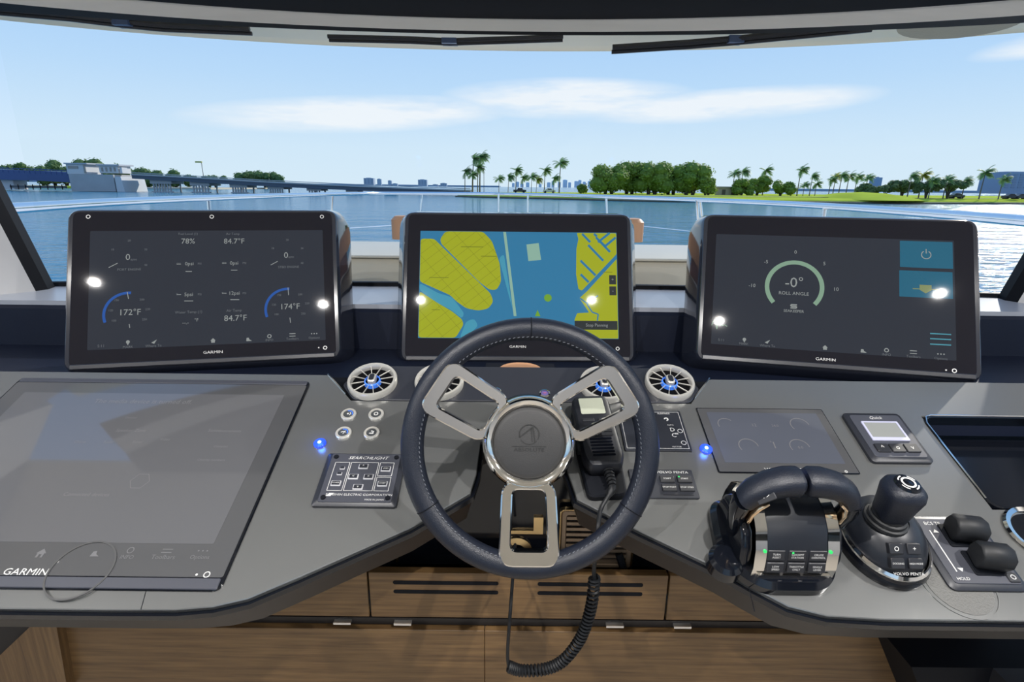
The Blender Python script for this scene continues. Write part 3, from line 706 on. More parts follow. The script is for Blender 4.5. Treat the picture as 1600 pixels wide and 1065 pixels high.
# flat display set into the left wing
fd = thing('flat_console_display', 'large dark display lying flat in the left wing of the console', 'display', DM(-.72, .22))
MB().slab(rrect(-.302, .302, -.223, .222, .012), -.004, .003, .001).build('frame', BLACKG, fd)
MB().slab(rrect(-.298, .298, -.203, .208, .004), .002, .0042, .0005).build('glass', FLATBG, fd)
MB().slab(rrect(-.297, .297, .209, .2205, .003), .002, .005, .001).build('top_bar', PLASTL, fd)
MB().slab(rrect(-.297, .297, -.2215, -.2045, .003), .002, .005, .001).build('bottom_bar', PLASTL, fd)
MB().slab(rrect(-.262, .262, -.150, .178, .002), .004, .0046).build('display', FLATS, fd, 0)
FM = DM(-.72, .22)
def fl(x, y): return loc(FM, x, y, .005)
mb = MB()
for t_, x, y, s_ in (('The media device is turned off.', 224, 627, .0155), ('Devices', 205, 652, .007), ('Speaker Zone', 205, 672, .010), ('Sonar', 335, 672, .010), ('Instruments', 360, 673, .0085), ('Charts', 125, 690, .008), ('Radar', 170, 690, .008), ('Sonar', 215, 690, .008), ('Video', 258, 686, .008), ('Compass', 345, 697, .007), ('Overlay numbers', 330, 718, .007), ('Connected devices', 135, 772, .010), ('INFO', 198, 870, .009), ('Toolbars', 255, 870, .010), ('Options', 312, 870, .009)):
    u, v = fl(x, y); mb.text(t_, u, v, s_, .0048)
for k, x, y in (('home', 64, 864), ('boat', 149, 865), ('ring', 204, 859), ('bars', 261, 860), ('dots', 317, 860)):
    u, v = fl(x, y); z = .0048; mb.M = T((u, v, 0)) @ Matrix.Diagonal((.66, .66, 1, 1)) @ T((-u, -v, 0))
    if k == 'home': mb.poly([(u - .012, v), (u, v + .012), (u + .012, v), (u + .008, v), (u + .008, v - .010), (u + .003, v - .010), (u + .003, v - .002), (u - .003, v - .002), (u - .003, v - .010), (u - .008, v - .010), (u - .008, v)], z)
    elif k == 'boat': mb.poly([(u - .010, v - .006), (u + .011, v - .006), (u + .002, v), (u, v + .008), (u - .008, v + .006)], z)
    elif k == 'ring': mb.arc(u, v, .006, .008, 0, 360, z, 16)
    elif k == 'bars': mb.bar(u - .012, v + .004, u + .012, v + .004, .002, z); mb.bar(u - .012, v - .004, u + .012, v - .004, .002, z)
    else:
        for d in (-.01, 0, .01): mb.arc(u + d, v, 0, .002, 0, 360, z, 8)
mb.M = Matrix()
a_, b_ = fl(205, 744), fl(232, 758); mb.arc((a_[0] + b_[0]) / 2, (a_[1] + b_[1]) / 2, .016, .017, 0, 360, .0048, 6)
mb.build('screen_print', FLATT, fd, 0)['kind'] = 'stuff'
mb = MB(); u, v = fl(40, 893); mb.text('GARMIN', u, v, .0145, .0046, wide=1.2); mb.build('logo', WHITEP, fd, 0); u, v = fl(323, 897); MB().arc(u, v, .0035, .005, 0, 360, .0046, 14).build('power_symbol', WHITEP, fd, 0); u, v = fl(307, 897); MB().arc(u, v, 0, .0018, 0, 360, .0046, 8).build('power_dot', WHITEP, fd, 0)
MB().lathe([(.0465, 0.004), (.0465, .0058), (.0440, .0058), (.0440, 0.004)], 40, T((.084, -.194, 0)), cap=False).build('embossed_ring', mat('ring_grey', (0.075, 0.076, 0.078), 0.15), fd)
# ------------------------------------------------------------------ small devices on the dash
def dash_thing(name, label, cat, u, v, group=None, h=0): return thing(name, label, cat, DM(u, v, h), group)

# searchlight keypad left of the wheel
kp = dash_thing('searchlight_keypad', 'square slate keypad with arrow keys left of the steering wheel', 'control panel', -.258, .194)
MB().loops([[(x, y, z) for x, y in rrect(-.070 - d, .070 + d, -.055 - d, .055 + d, .004)] for d, z in ((.0, 0), (.0, .006), (-.006, .010))]).build('body', PLAST, kp)
MB().slab(rrect(-.060, .062, -.050, .050, .003), .0095, .0112, .0005).build('face_plate', PLASTL, kp)
for x, y in ((-.052, .043), (.055, .043), (-.052, -.042), (.055, -.042)):
    s_ = MB().lathe([(.0045, .011), (.0042, .0128), (.0, .0128)], 14, T((x, y, 0)), cap=False).build('screw', BLACKM, kp)
mb = MB()
Z_ = .0114
for x0_, x1_, y0_, y1_ in ((-.050, -.025, -.028, .031), (-.022, .026, -.028, .031), (.029, .053, .003, .031), (.029, .053, -.028, 0)):
    for a_ in ((x0_, y0_, x1_, y0_), (x1_, y0_, x1_, y1_), (x1_, y1_, x0_, y1_), (x0_, y1_, x0_, y0_)): mb.bar(*a_, .0009, Z_)
mb.text('SEARCHLIGHT', .005, .041, .009, Z_, shear=.3, wide=1.2); mb.text('SANSHIN ELECTRIC CORPORATION', .006, -.036, .0058, Z_, wide=1.18)
mb.text('MADE IN JAPAN', .033, -.0455, .0045, Z_)
mb.poly([(-.049, -.039), (-.041, -.039), (-.036, -.033), (-.044, -.033)], Z_)
mb.build('print', WHITEP, kp, 0)
for x, y, w_, h_, t_ in ((.001, .022, .0085, .0055, '^'), (-.0115, .0, .0085, .0055, '<'), (.0145, .0, .0085, .0055, '>'), (.001, -.021, .0085, .0055, 'v'), (.041, .017, .0085, .0055, 'SPEED'), (.041, -.014, .0085, .0055, 'SWEEP'), (-.038, -.014, .0085, .0055, 'POWER'), (-.035, .018, .0045, .003, ''), (-.037, .006, .0045, .003, '')):
    b_ = MB().slab(rrect(x - w_, x + w_, y - h_, y + h_, .001, 2), .011, .0135, .0012).build('key', mat('key_silver', (0.42, 0.42, 0.44), 0.35), kp)
    MB().slab(rrect(x - w_ * .8, x + w_ * .8, y - h_ * .7, y + h_ * .7, .0008, 2), .0134, .0138).build('key_face', PLAST, b_, 0)
    if t_: MB().text(t_, x, y, .0036 if len(t_) > 1 else .007, .014).build('key_print', WHITEP, b_, 0)

# round push buttons
IC = mat('button_face_dark', (0.05, 0.055, 0.06), 0.3)
for (px, py), ic, lab in (((545, 648), 'fan', 'round silver push button with a blue-lit horn symbol, upper left of four'), ((588, 648), 'ring', 'round silver push button with a ring symbol, upper right of four'), ((537, 677), 'wave', 'round silver push button with a blue wiper symbol, lower left of four'), ((581, 677), 'seat', 'round silver push button with a pale seat symbol, lower right of four')):
    u, v = dl(px, py); b_ = dash_thing('push_button', lab, 'button', u, v, 'round silver push buttons left of the wheel')
    MB().lathe([(.0150, 0), (.0150, .003), (.0138, .0045), (.0100, .0042), (.0098, .002)], 28, cap=False).build('ring', SATINW, b_)
    MB().lathe([(.0100, .0015), (.0095, .0032), (.0, .0034)], 24, cap=False).build('cap', IC, b_)
    mb = MB(); z = .0038
    if ic == 'ring': mb.arc(0, 0, .0028, .0045, 0, 360, z, 16)
    elif ic == 'seat': mb.poly([(-.004, -.004), (.004, -.004), (.0045, .003), (.002, .003), (.001, -.001), (-.004, -.001)], z); mb.arc(0, .003, 0, .0018, 0, 360, z, 8)
    elif ic == 'fan': mb.arc(-.001, 0, 0, .0022, 0, 360, z, 10); mb.arc(0, 0, .0035, .0048, -60, 60, z, 10)
    else: mb.arc(0, -.004, .005, .0065, 40, 140, z, 10); mb.bar(0, -.004, .003, .004, .0012, z)
    mb.build('symbol', WHITEP, b_, 0)
    if ic in ('fan', 'wave'): MB().arc(0.0, 0, .0066, .0090, -20, 110, .0037, 12).build('blue_light', mat('soft_blue', (0.05, 0.12, 0.4), 0.3, emit=(0.03, 0.10, 0.4), es=.8), b_, 0)

# blue lit buttons
for (px, py), lab in (((500, 693), 'glowing blue light button left of the keypad'), ((1103, 702), 'glowing blue light button at the edge of the engine display')):
    u, v = dl(px, py); b_ = dash_thing('blue_light_button', lab, 'light', u, v, 'blue lights on the dash')
    MB().lathe([(.0115, 0), (.0112, .003), (.0095, .0045), (.0034, .0052)], 24, cap=False).build('lens', BLUELED, b_)
    MB().lathe([(.0036, .0050), (.0028, .0060), (.0, .0063)], 16, cap=False).build('core', BLUECORE, b_)
    ld = bpy.data.lights.new('blue_glow', 'POINT'); ld.energy = .03; ld.color = (.05, .2, 1); ld.shadow_soft_size = .006
    lo_ = bpy.data.objects.new('blue_glow', ld); COL.objects.link(lo_); lo_.parent = b_; lo_.location = (0, 0, .016)

# air vents
def vent(u, v, label):
    r_ = dash_thing('air_vent', label, 'vent', u, v, 'round air vents', .002)
    MB().lathe([(.050, 0), (.051, .010), (.049, .0145), (.0445, .0145), (.0425, .010), (.0420, .002)], 40, cap=False).build('outer_ring', SATINW, r_)
    MB().lathe([(.043, .0012), (.0, .0010)], 24, cap=False).build('well', mat('vent_black', (0.002, 0.002, 0.003), 0.8, 0, 0.1), r_)
    f0 = None
    for i in range(12):
        a_ = i * 30 + 15
        if f0 is None: f0 = MB().slab([(.017, -.0005), (.0425, -.0009), (.0425, .0009), (.017, .0005)], .008, .0105, .0003).build('fin', SATINW, r_); f0.rotation_euler.z = math.radians(a_)
        else: share(f0, 'fin', r_, RZ(a_))
    MB().lathe([(.0175, .001), (.0165, .009), (.0140, .0105)], 24, cap=False).build('blue_ring', BLUERING, r_)
    k = MB().slab(smooth_poly([(-.008, -.0125), (.008, -.0125), (.008, .0125), (-.008, .0125)], .0078, 5), .006, .019, .002).build('knob', SATINW, r_)
    MB().slab(smooth_poly([(-.005, -.009), (.005, -.009), (.005, .009), (-.005, .009)], .0048, 5), .0188, .0196).build('knob_inset', PLAST, k)
for (px, py), lab in (((583, 600), 'round silver air vent at the left end of the vent panel'), ((687, 601), 'round air vent seen through the upper left wheel spoke'), ((943, 605), 'round air vent seen through the upper right wheel spoke'), ((1045, 602), 'round silver air vent at the right end of the vent panel')):
    vent(*dl(px, py), lab)

# start buttons above the hub
for (px, py), lab in (((775, 613), 'small round start button left of the hub top'), ((851, 616), 'small round start button right of the hub top')):
    u, v = dl(px, py); b_ = dash_thing('start_button', lab, 'button', u, v, 'start buttons')
    MB().lathe([(.011, 0), (.011, .004), (.0085, .005), (.008, .002)], 24, cap=False).build('ring', CHROME, b_)
    MB().lathe([(.008, .002), (.007, .004), (.0, .0042)], 20, cap=False).build('cap', mat('violet_cap', (0.10, 0.08, 0.22), 0.3), b_)
    MB().bar(-.003, 0, .003, 0, .0015, .0046).build('symbol', mat('red_print', (0.6, 0.08, 0.12), 0.4), b_, 0)
    MB().slab(rrect(-.009, .009, .013, .019, .001, 2), 0, .0012).build('name_plate', mat('violet_plate', (0.12, 0.11, 0.26), 0.35), b_, 0)

# tan disc behind the vent panel
c0 = aty(813, 585, 1.22)
cp = thing('tan_disc', 'oval tan disc on a dark box between the centre monitor and vent panel', 'disc', T((c0.x, c0.y, c0.z - .02)))
MB().box(-.085, .085, -.02, .08, -.09, .022).build('box', PLAST, cp)
MB().lathe([(.052, -.06), (.054, .026), (.050, .031), (.046, .028), (.0, .027)], 36, T((0, .01, 0)), cap=False).build('disc', TAN, cp)
MB().text('ABSOLUTE', 0, -.02, .012, .0285, M=T((0, .0, 0))).build('print', mat('brown_print', (0.25, 0.11, 0.06), 0.6), cp, 0)

# engine display on the right wing
ed = dash_thing('engine_display', 'dark engine display with faint round gauges in the right wing', 'display', .493, .299)
MB().slab(rrect(-.1255, .1255, -.0795, .0795, .003), -.002, .0022, .0006).build('frame', BLACKG, ed)
MB().slab(rrect(-.1235, .1235, -.0775, .0772, .002), .002, .003, .0004).build('glass', FLATBG, ed)
MB().slab(rrect(-.108, .108, -.058, .066, .001), .0029, .0034).build('display', mat('engine_screen_slate', (0.06, 0.065, 0.08), 0.04, 0, 1.0, emit=srgb(34, 38, 48)), ed, 0)
EM_ = DM(.493, .299)
mb = MB()
for px, py, r_, a0, a1 in ((1135, 663, .0165, 40, 200), (1250, 664, .0185, 5, 215), (1170, 697, .0185, 0, 210), (1250, 698, .0185, 0, 205)):
    u, v = loc(EM_, px, py, .0035); mb.arc(u, v, r_ - .0016, r_, a0, a1, .0038, 24)
for t_, px, py, s_ in (('12', 1178, 664, .010), ('24.0', 1211, 665, .008), ('0', 1204, 690, .006), ('0.0', 1251, 699, .008)):
    u, v = loc(EM_, px, py, .0035); mb.text(t_, u, v, s_, .0038)
a_ = loc(EM_, 1207, 692); b_ = loc(EM_, 1211, 702); mb.bar(*a_, *b_, .002, .0038)
mb.build('gauges', FLATT, ed, 0)['kind'] = 'stuff'
mb = MB(); u, v = loc(EM_, 1227, 733.5, .003); mb.text('VOLVO PENTA', u, v, .0085, .0033, wide=1.3); u, v = loc(EM_, 1322, 736.5, .003); mb.arc(u, v, .0015, .0026, 0, 360, .0033, 12); mb.build('logo', WHITEP, ed, 0)

# chain counter
qk = dash_thing('chain_counter', 'slate control with small grey screen and three keys beside the engine display', 'control panel', .706, .304)
MB().loops([[(x, y, z) for x, y in rrect(-.056 - d, .056 + d, -.0605 - d, .0605 + d, .008)] for d, z in ((0, 0), (0, .006), (-.004, .009))]).build('body', PLAST, qk)
MB().slab(rrect(-.048, .048, -.052, .052, .006), .0085, .0105, .0006).build('face_plate', PLASTL, qk)
MB().ring(rrect(-.034, .036, -.014, .034, .002), rrect(-.030, .032, -.006, .031, .001), .0105, .0125, .0006).build('screen_frame', mat('pale_violet', (0.42, 0.43, 0.58), 0.4), qk)
MB().slab(rrect(-.030, .032, -.006, .031, .001), .0105, .0115).build('screen', mat('lcd_grey', (0.22, 0.23, 0.22), 0.25), qk)
for i, t_ in enumerate('^ov'):
    x = -.026 + i * .027
    b_ = MB().slab(rrect(x - .0125, x + .0125, -.042, -.022, .003), .0105, .0135, .001).build('key', BTN, qk)
    MB().text(t_, x, -.032, .013, .0138).build('key_print', WHITEP, b_, 0)
MB().text('Quick', .0, .044, .010, .0108, shear=.3).build('logo', WHITEP, qk, 0)

# stabiliser and engine panels right of the wheel
st = dash_thing('stabiliser_panel', 'dark touch panel with printed symbols right of the wheel rim', 'control panel', .271, .317)
MB().slab(rrect(-.062, .062, -.051, .051, .002), 0, .004, .001).build('body', PLAST, st)
mb = MB(); Z_ = .0043
for a_ in ((-.057, -.046, .057, -.046), (.057, -.046, .057, .046), (.057, .046, -.057, .046), (-.057, .046, -.057, -.046)): mb.bar(*a_, .0007, Z_)
mb.text('SLEIPNER', .028, .042, .006, Z_); mb.arc(.030, .027, .002, .0045, -90, 180, Z_, 12)
mb.text('D', .036, .000, .013, Z_); mb.text('C', .036, -.014, .013, Z_); mb.text('AUTO', .035, .012, .0045, Z_); mb.text('88', .042, -.010, .006, Z_)
for y in (-.003, -.032): mb.arc(.050, y, .004, .005, 0, 360, Z_, 12)
mb.text('VECTOR', .035, -.042, .0045, Z_)
mb.build('print', WHITEP, st, 0)
bp = dash_thing('engine_start_panel', 'small charcoal panel of four rectangular keys below the stabiliser panel', 'control panel', .264, .194)
MB().slab(rrect(-.056, .056, -.030, .030, .003), 0, .004, .001).build('body', PLAST, bp)
for i, (x, y, t_) in enumerate(((.008, .008, 'START'), (.038, .008, 'START'), (.008, -.010, 'STOP PORT'), (.038, -.010, 'STOP STBD'))):
    b_ = MB().slab(rrect(x - .0125, x + .0125, y - .007, y + .007, .001, 2), .004, .0065, .001).build('key', BTN, bp)
    MB().text(t_, x, y, .0045, .0068).build('key_print', WHITEP, b_, 0)
    if i == 1: MB().arc(x - .009, y + .004, 0, .0016, 0, 360, .0068, 10).build('green_light', GREENLED, b_, 0)
MB().text('VOLVO PENTA', .02, .023, .007, .0043, wide=1.2).build('logo', WHITEP, bp, 0)
MB().bar(-.005, -.024, .047, -.024, .0012, .0043).build('rule', BLACKM, bp, 0)

# throttle
th = dash_thing('throttle_control', 'twin-lever throttle with chrome trim and six keys on the right wing', 'throttle', .412, .08)
GREY = mat('throttle_satin', (0.009, 0.011, 0.016), 0.36, 0, 0.4)
MB().slab(smooth_poly([(-.080, -.050), (-.045, -.078), (.045, -.078), (.074, -.050), (.080, .0), (.078, .075), (-.085, .075), (-.095, -.01)], .03, 5), 0, .022, .008).build('base', BLACKG, th)
# drum: profile in (y, z), extruded along x
pr_ = [(-.060, .014), (-.057, .037), (-.045, .064), (-.026, .086), (-.002, .099), (.028, .101), (.055, .090), (.072, .066), (.078, .035), (.078, .012)]
def drum(x0_, x1_, s_=1.0, d=0.0):
    L_ = []
    for x, k in ((x0_, .93), (x0_ + .004, .98), (x0_ + .010, 1.0), (x1_ - .010, 1.0), (x1_ - .004, .98), (x1_, .93)):
        L_.append([(x, y * k * s_ + .004 * (1 - k), .012 + (z - .012) * k * s_) for y, z in pr_])
    return MB().loops(L_)
drum(-.050, .050).build('drum', GREY, th, 50)
for x0_, x1_ in ((-.0535, -.050), (.050, .0535)): drum(x0_, x1_, 1.0).build('chrome_band', CHROME, th, 50)
MB().loops([[(x, y, z) for x, y in ((-.052, -.0575), (.052, -.0575), (.052, -.0625), (-.052, -.0625))] for z in (.018, .027)]).build('chrome_sill', CHROME, th)
for sx_ in (-1, 1):
    drum(sx_ * .066 - .008, sx_ * .066 + .008, .80).build('side_hub', BLACKG, th, 50)
KM = T((0, -.0515, .0475)) @ RX(62)
for i in range(6):
    x = -.030 + (i % 3) * .030; y = .0095 - (i // 3) * .019
    b_ = MB(KM).slab(rrect(x - .0125, x + .0125, y - .008, y + .008, .0012, 2), -.004, .003, .001).build('key', BTN, th)
    a_, c_ = (('TURN', 'ASSIST'), ('COCKPIT', 'STATION'), ('CRUISE', 'CONTROL'), ('LOW', 'SPEED'), ('THROTTLE', 'ONLY'), ('SINGLE', 'LEVER'))[i]
    MB(KM).text(a_, x, y + .002, .0042, .0033).text(c_, x, y - .0025, .0042, .0033).build('key_print', WHITEP, b_, 0)
    if i == 1: MB(KM).arc(x - .007, y + .005, 0, .0018, 0, 360, .0034, 10).build('green_light', GREENLED, b_, 0)
for x in (-.047, .047): MB(KM).slab(circ(x, .016, .0025, 10), -.004, .0035).build('green_light', GREENLED, th)
def lever(sg):
    lv = MB().loops([[tuple(c) for c in ring_] for ring_ in lever_sections(sg, ((.068, .004, .040, .011, .013), (.076, .002, .070, .010, .014), (.080, .001, .095, .010, .015), (.078, .002, .115, .012, .016)))]).build('lever_arm', BLACKG, th, 50)
    MB().loops([[tuple(c) for c in ring_] for ring_ in lever_sections(sg, ((.0755, .003, .116, .014, .017), (.066, .005, .132, .016, .019), (.048, .008, .144, .017, .020), (.026, .010, .149, .018, .021), (.008, .010, .150, .018, .021), (.003, .010, .150, .015, .018)))]).build('grip', LEATHER, th, 60)
    MB().loops([[tuple(c) for c in ring_] for ring_ in lever_sections(sg, ((.066, -.008, .085, .003, .008), (.066, -.010, .105, .003, .008), (.060, -.012, .122, .003, .007), (.050, -.012, .131, .002, .005)))]).build('chrome_inlay', mat('copper_chrome', (0.85, 0.62, 0.40), 0.12, 1.0), th, 50)
def lever_sections(sg, S):
    C2 = [V((sg * x, y, z)) for x, y, z, a_, b_ in S]; out = []
    for i, (x, y, z, ra, rb) in enumerate(S):
        t = (C2[min(i + 1, len(S) - 1)] - C2[max(i - 1, 0)]).normalized()
        yv = V((0, 1, 0)); n1 = t.cross(yv).normalized()
        ring_ = []
        for k in range(14):
            w_ = 2 * PI * k / 14; cs, sn = math.cos(w_), math.sin(w_)
            cs = math.copysign(abs(cs) ** .7, cs); sn = math.copysign(abs(sn) ** .7, sn)
            ring_.append(C2[i] + n1 * (ra * cs) + yv * (rb * sn))
        out.append(ring_)
    return out
lever(-1); lever(1)
tm = T((-.057, -.0095, .1415)) @ RY(-38) @ RX(35)
tk = MB(tm).slab(rrect(-.013, .013, -.008, .008, .002), -.004, .004, .001).build('trim_switch', BTN, th)
MB(tm).text('< >', 0, 0, .009, .0043).build('trim_print', WHITEP, tk, 0)
MB().lathe([(.026, 0), (.026, .02), (.020, .026), (.0, .027)], 24, T((-.088, -.035, .0)), cap=False).build('side_knob', BLACKG, th)

# joystick
js = dash_thing('joystick_control', 'docking joystick with chrome trim beside the throttle', 'joystick', .580, .083)
js.matrix_world = DM(.580, .083) @ Matrix.Scale(.93, 4)
MB().lathe([(.072, 0), (.073, .012), (.069, .020)], 40, Matrix.Diagonal((.95, 1.08, 1, 1)), cap=False).build('base', BLACKG, js)
MB().lathe([(.069, .018), (.0695, .024), (.066, .028), (.064, .026)], 40, Matrix.Diagonal((.95, 1.08, 1, 1)), cap=False).build('chrome_band', CHROME, js)
MB().lathe([(.0655, .022), (.062, .036), (.052, .051), (.038, .061), (.026, .064)], 40, Matrix.Diagonal((.95, 1.06, 1, 1)) @ Matrix.Shear('XY', 4, (0.0, 0.18)), cap=False).build('dome', GREY, js, 60)
JM = T((-.010, .010, .060)) @ RX(-6) @ RY(2)
for i, (r_, z) in enumerate(((.033, .000), (.029, .007), (.025, .014))):
    MB(JM).lathe([(r_ - .003, z - .004), (r_, z), (r_ - .001, z + .004), (r_ - .006, z + .006)], 28, cap=False).build('boot_ring', RUBBER, js)
def sq(r_, z, n=28, p=.75):
    o = []
    for i in range(n):
        t = 2 * PI * i / n; c_, s_ = math.cos(t), math.sin(t)
        o.append((math.copysign(abs(c_) ** p, c_) * r_, math.copysign(abs(s_) ** p, s_) * r_, z))
    return o
MB(JM).loops([sq(.021, .010), sq(.024, .018), sq(.027, .045), sq(.030, .066), sq(.028, .076), sq(.020, .083)]).build('knob', LEATHER, js, 50)
kc = MB(JM).lathe([(.020, .081), (.018, .086), (.0, .087)], 24, cap=False).build('knob_cap', BLACKG, js)
mb = MB(JM); mb.arc(0, 0, .008, .011, 0, 360, .0875, 20); mb.arc(0, 0, .013, .015, 20, 70, .087, 8); mb.arc(0, 0, .013, .015, 110, 160, .087, 8); mb.arc(0, 0, .013, .015, 200, 250, .087, 8); mb.arc(0, 0, .013, .015, 290, 340, .087, 8); mb.build('cap_symbol', WHITEP, kc, 0)
KJ = T((-.004, -.047, .049)) @ RX(40)
for i in range(4):
    x = -.014 + (i % 2) * .028; y = .011 - (i // 2) * .022
    b_ = MB(KJ).slab(rrect(x - .0105, x + .0105, y - .008, y + .008, .0012, 2), -.006, .0025, .001).build('key', BTN, js)
    mb = MB(KJ)
    if i == 0: mb.arc(x, y, .0025, .0036, 0, 360, .0028, 14)
    elif i == 1: mb.text('+', x, y, .010, .0028)
    else: mb.text(('DOCKING', 'HIGH MODE')[i - 2], x, y, .0038, .0028)
    mb.build('key_print', WHITEP, b_, 0)
MB(KJ).text('VOLVO PENTA', .002, -.0265, .006, .0006, wide=1.2).build('logo', WHITEP, js, 0)

# thruster control with two paddles
tp = dash_thing('thruster_control', 'slate thruster panel with two black paddle levers on the far right', 'control panel', .705, .072)
MB().loops([[(x, y, z) for x, y in rrect(-.056 - d, .056 + d, -.060 - d, .060 + d, .010)] for d, z in ((.002, 0), (.002, .004), (-.003, .008))]).build('body', PLAST, tp)
MB().slab(rrect(-.050, .050, -.054, .054, .006), .0075, .0095, .0006).build('face_plate', PLASTL, tp)
mb = MB(); Z_ = .0098
mb.text('BCS TII', -.026, .045, .0085, Z_); mb.bar(-.037, .033, -.037, -.036, .0018, Z_)
mb.poly([(-.033, .029), (-.024, .029), (-.0285, .035)], Z_); mb.poly([(-.033, -.030), (-.024, -.030), (-.0285, -.036)], Z_)
mb.text('HOLD', -.034, -.047, .007, Z_); mb.bar(.040, -.024, .044, -.030, .0012, Z_)
mb.build('print', WHITEP, tp, 0)
for x, y in ((.004, .024), (.012, -.022)):
    MB().slab(rrect(x - .024, x + .024, y - .020, y + .020, .004), .0095, .0115, .001).build('lever_plate', BLACKM, tp)
    MB(T((x + .004, y + .002, .012)) @ RZ(-8)).loops([[(xx, y_, z_) for y_, z_ in ((-.016, .0), (-.020, .018), (-.016, .031), (.0, .036), (.014, .031), (.018, .016), (.014, .0))] for xx in (-.019, -.021, .019, .021)][1:3] if False else [[(xx, y_ * k, .017 + (z_ - .017) * k) for y_, z_ in ((-.015, .0), (-.020, .016), (-.016, .030), (.0, .036), (.014, .030), (.018, .014), (.013, .0))] for xx, k in ((-.023, .86), (-.020, 1), (.020, 1), (.023, .86))]).build('paddle', RUBBER, tp, 50)
b_ = MB().slab(rrect(.032, .048, -.052, -.037, .002), .0095, .0115, .0008).build('power_key', BTN, tp)
MB().arc(.040, -.0445, .0028, .0038, 0, 360, .0118, 12).build('power_symbol', WHITEP, b_, 0)

# VHF handset
vh = thing('vhf_handset', 'black radio handset hanging right of the hub with coiled cord', 'handset', DM(.158, .275, .0) @ RZ(4))
MB().slab(smooth_poly([(-.036, -.115), (.030, -.115), (.038, -.02), (.036, .085), (-.036, .085), (-.040, -.02)], .012, 4), .001, .014, .003).build('cradle', BLACKM, vh)
bo = smooth_poly([(-.027, -.075), (.027, -.075), (.036, -.050), (.036, .085), (.028, .098), (-.028, .098), (-.036, .085), (-.036, -.050)], .008, 4)
MB().loops([[(x, y, z) for x, y in offset(bo, d)] for d, z in ((-.004, .012), (0, .018), (0, .034), (-.004, .040), (-.010, .042))]).build('body', mat('handset_black', (0.010, 0.011, 0.015), 0.4, 0, 0.4), vh)
MB().slab(rrect(-.024, .022, .045, .086, .003), .0405, .0432, .0005).build('screen', mat('lcd_sage', (0.35, 0.37, 0.30), 0.25), vh)
for i in range(6):
    y = -.016 - i * .0072
    MB().slab(rrect(-.020, .020, y - .0022, y + .0022, .002, 3), .0415, .0428).build('speaker_slot', BLACKG, vh)
for x, y in ((-.014, .030), (.016, .030), (.016, .018), (-.014, .004), (.014, .004), (-.014, -.005), (.014, -.005)):
    MB().slab(rrect(x - .011, x + .011, y - .0035, y + .0035, .0015, 2), .0415, .0445, .001).build('key', BTN, vh)
MB().text('GARMIN', .004, -.064, .0075, .0405, wide=1.2).build('logo', WHITEP, vh, 0)
MB().box(-.041, -.036, -.03, .03, .018, .030).build('talk_switch', RUBBER, vh)
for i in range(5):
    MB().tube([(.004, -.076 - i * .0065, .028), (.004, -.079 - i * .0065, .028)], .0098 - i * .0007, 12).build('strain_relief_ring', RUBBER, vh)
VM = vh.matrix_world.copy() if False else (DM(.158, .275, .0) @ RZ(4))
p_s = VM @ V((.004, -.075, .028)); inv = VM.inverted()
Yc = .80
Yc = .785
dp = lambda x, y, h: DASHM @ V((*dl(x, y, h), h))
way = [p_s, VM @ V((.004, -.108, .024)), dp(939, 795, .012), dp(934, 830, .009), aty(930, 868, .775), aty(928, 893, Yc), aty(929, 905, Yc)]
cw = crom(way, 5)
MB().tube([inv @ p for p in cw], [.0075] * 4 + [.0065] * 3 + [.0036] * (len(cw) - 7), 10).build('cable', RUBBER, vh)
ax = crom([aty(x, y, Yc) for x, y in ((929, 902), (925, 940), (916, 975), (902, 1005), (878, 1033), (850, 1045), (815, 1047), (795, 1041))], 30)
hel = []; turns = 44; m_ = len(ax)
sub = []
for i in range(turns * 10 + 1):
    t = i / (turns * 10) * (m_ - 1); k = min(int(t), m_ - 2); p = ax[k].lerp(ax[k + 1], t - k)
    tg = (ax[k + 1] - ax[k]).normalized(); n1 = V((0, 1, 0)); n2 = tg.cross(n1).normalized(); w_ = 2 * PI * i / 10
    hel.append(inv @ (p + n1 * (.0085 * math.cos(w_)) + n2 * (.0085 * math.sin(w_))))
MB().tube(hel, .0027, 5).build('coiled_cord', RUBBER, vh, 60)
MB().tube([inv @ p for p in crom([aty(795, 1041, Yc), aty(793, 1020, Yc), aty(797, 960, Yc), aty(801, 905, .84), aty(805, 850, .95)], 5)], .003, 8).build('cord_tail', RUBBER, vh)

# ------------------------------------------------------------------ steering wheel
WEL = 19.0
WM = T((0.0295, 0.763, 1.115)) @ RX(90 - WEL)      # local z towards the helmsman, y up
sw = thing('steering_wheel', 'navy leather steering wheel with three polished chrome spokes', 'steering wheel', WM)
R_, r_ = .1815, .0180
rows = []
for i in range(97):
    t = 2 * PI * i / 96
    rows.append([((R_ + r_ * math.cos(k * 2 * PI / 16)) * math.cos(t), (R_ + r_ * math.cos(k * 2 * PI / 16)) * math.sin(t), r_ * 1.08 * math.sin(k * 2 * PI / 16)) for k in range(16)])
rim = MB().loops(rows, caps=False).build('rim', LEATHER, sw, 60)
for dg in (90, 211, 329):
    t = math.radians(dg); c_ = V((R_ * math.cos(t), R_ * math.sin(t), 0)); ra, tt = V((math.cos(t), math.sin(t), 0)), V((0, 0, 1))
    MB().tube([c_ + ra * (r_ + .0003) * math.cos(w_ * PI / 12) + tt * (r_ * 1.08 + .0003) * math.sin(w_ * PI / 12) for w_ in range(24)], .0008, 4, closed=True).build('seam', BLACKM, rim)
mb = MB()
for i in range(150):
    t = 2 * PI * i / 150; q_ = 2.35
    x = (R_ + r_ * math.cos(q_))
    y0_ = V((x * math.cos(t), x * math.sin(t), r_ * 1.08 * math.sin(q_)))
    mb.tube([y0_, y0_ + V((-math.sin(t), math.cos(t), 0)) * .0035 + V((-math.cos(t), -math.sin(t), 0)) * .001], .0006, 4)
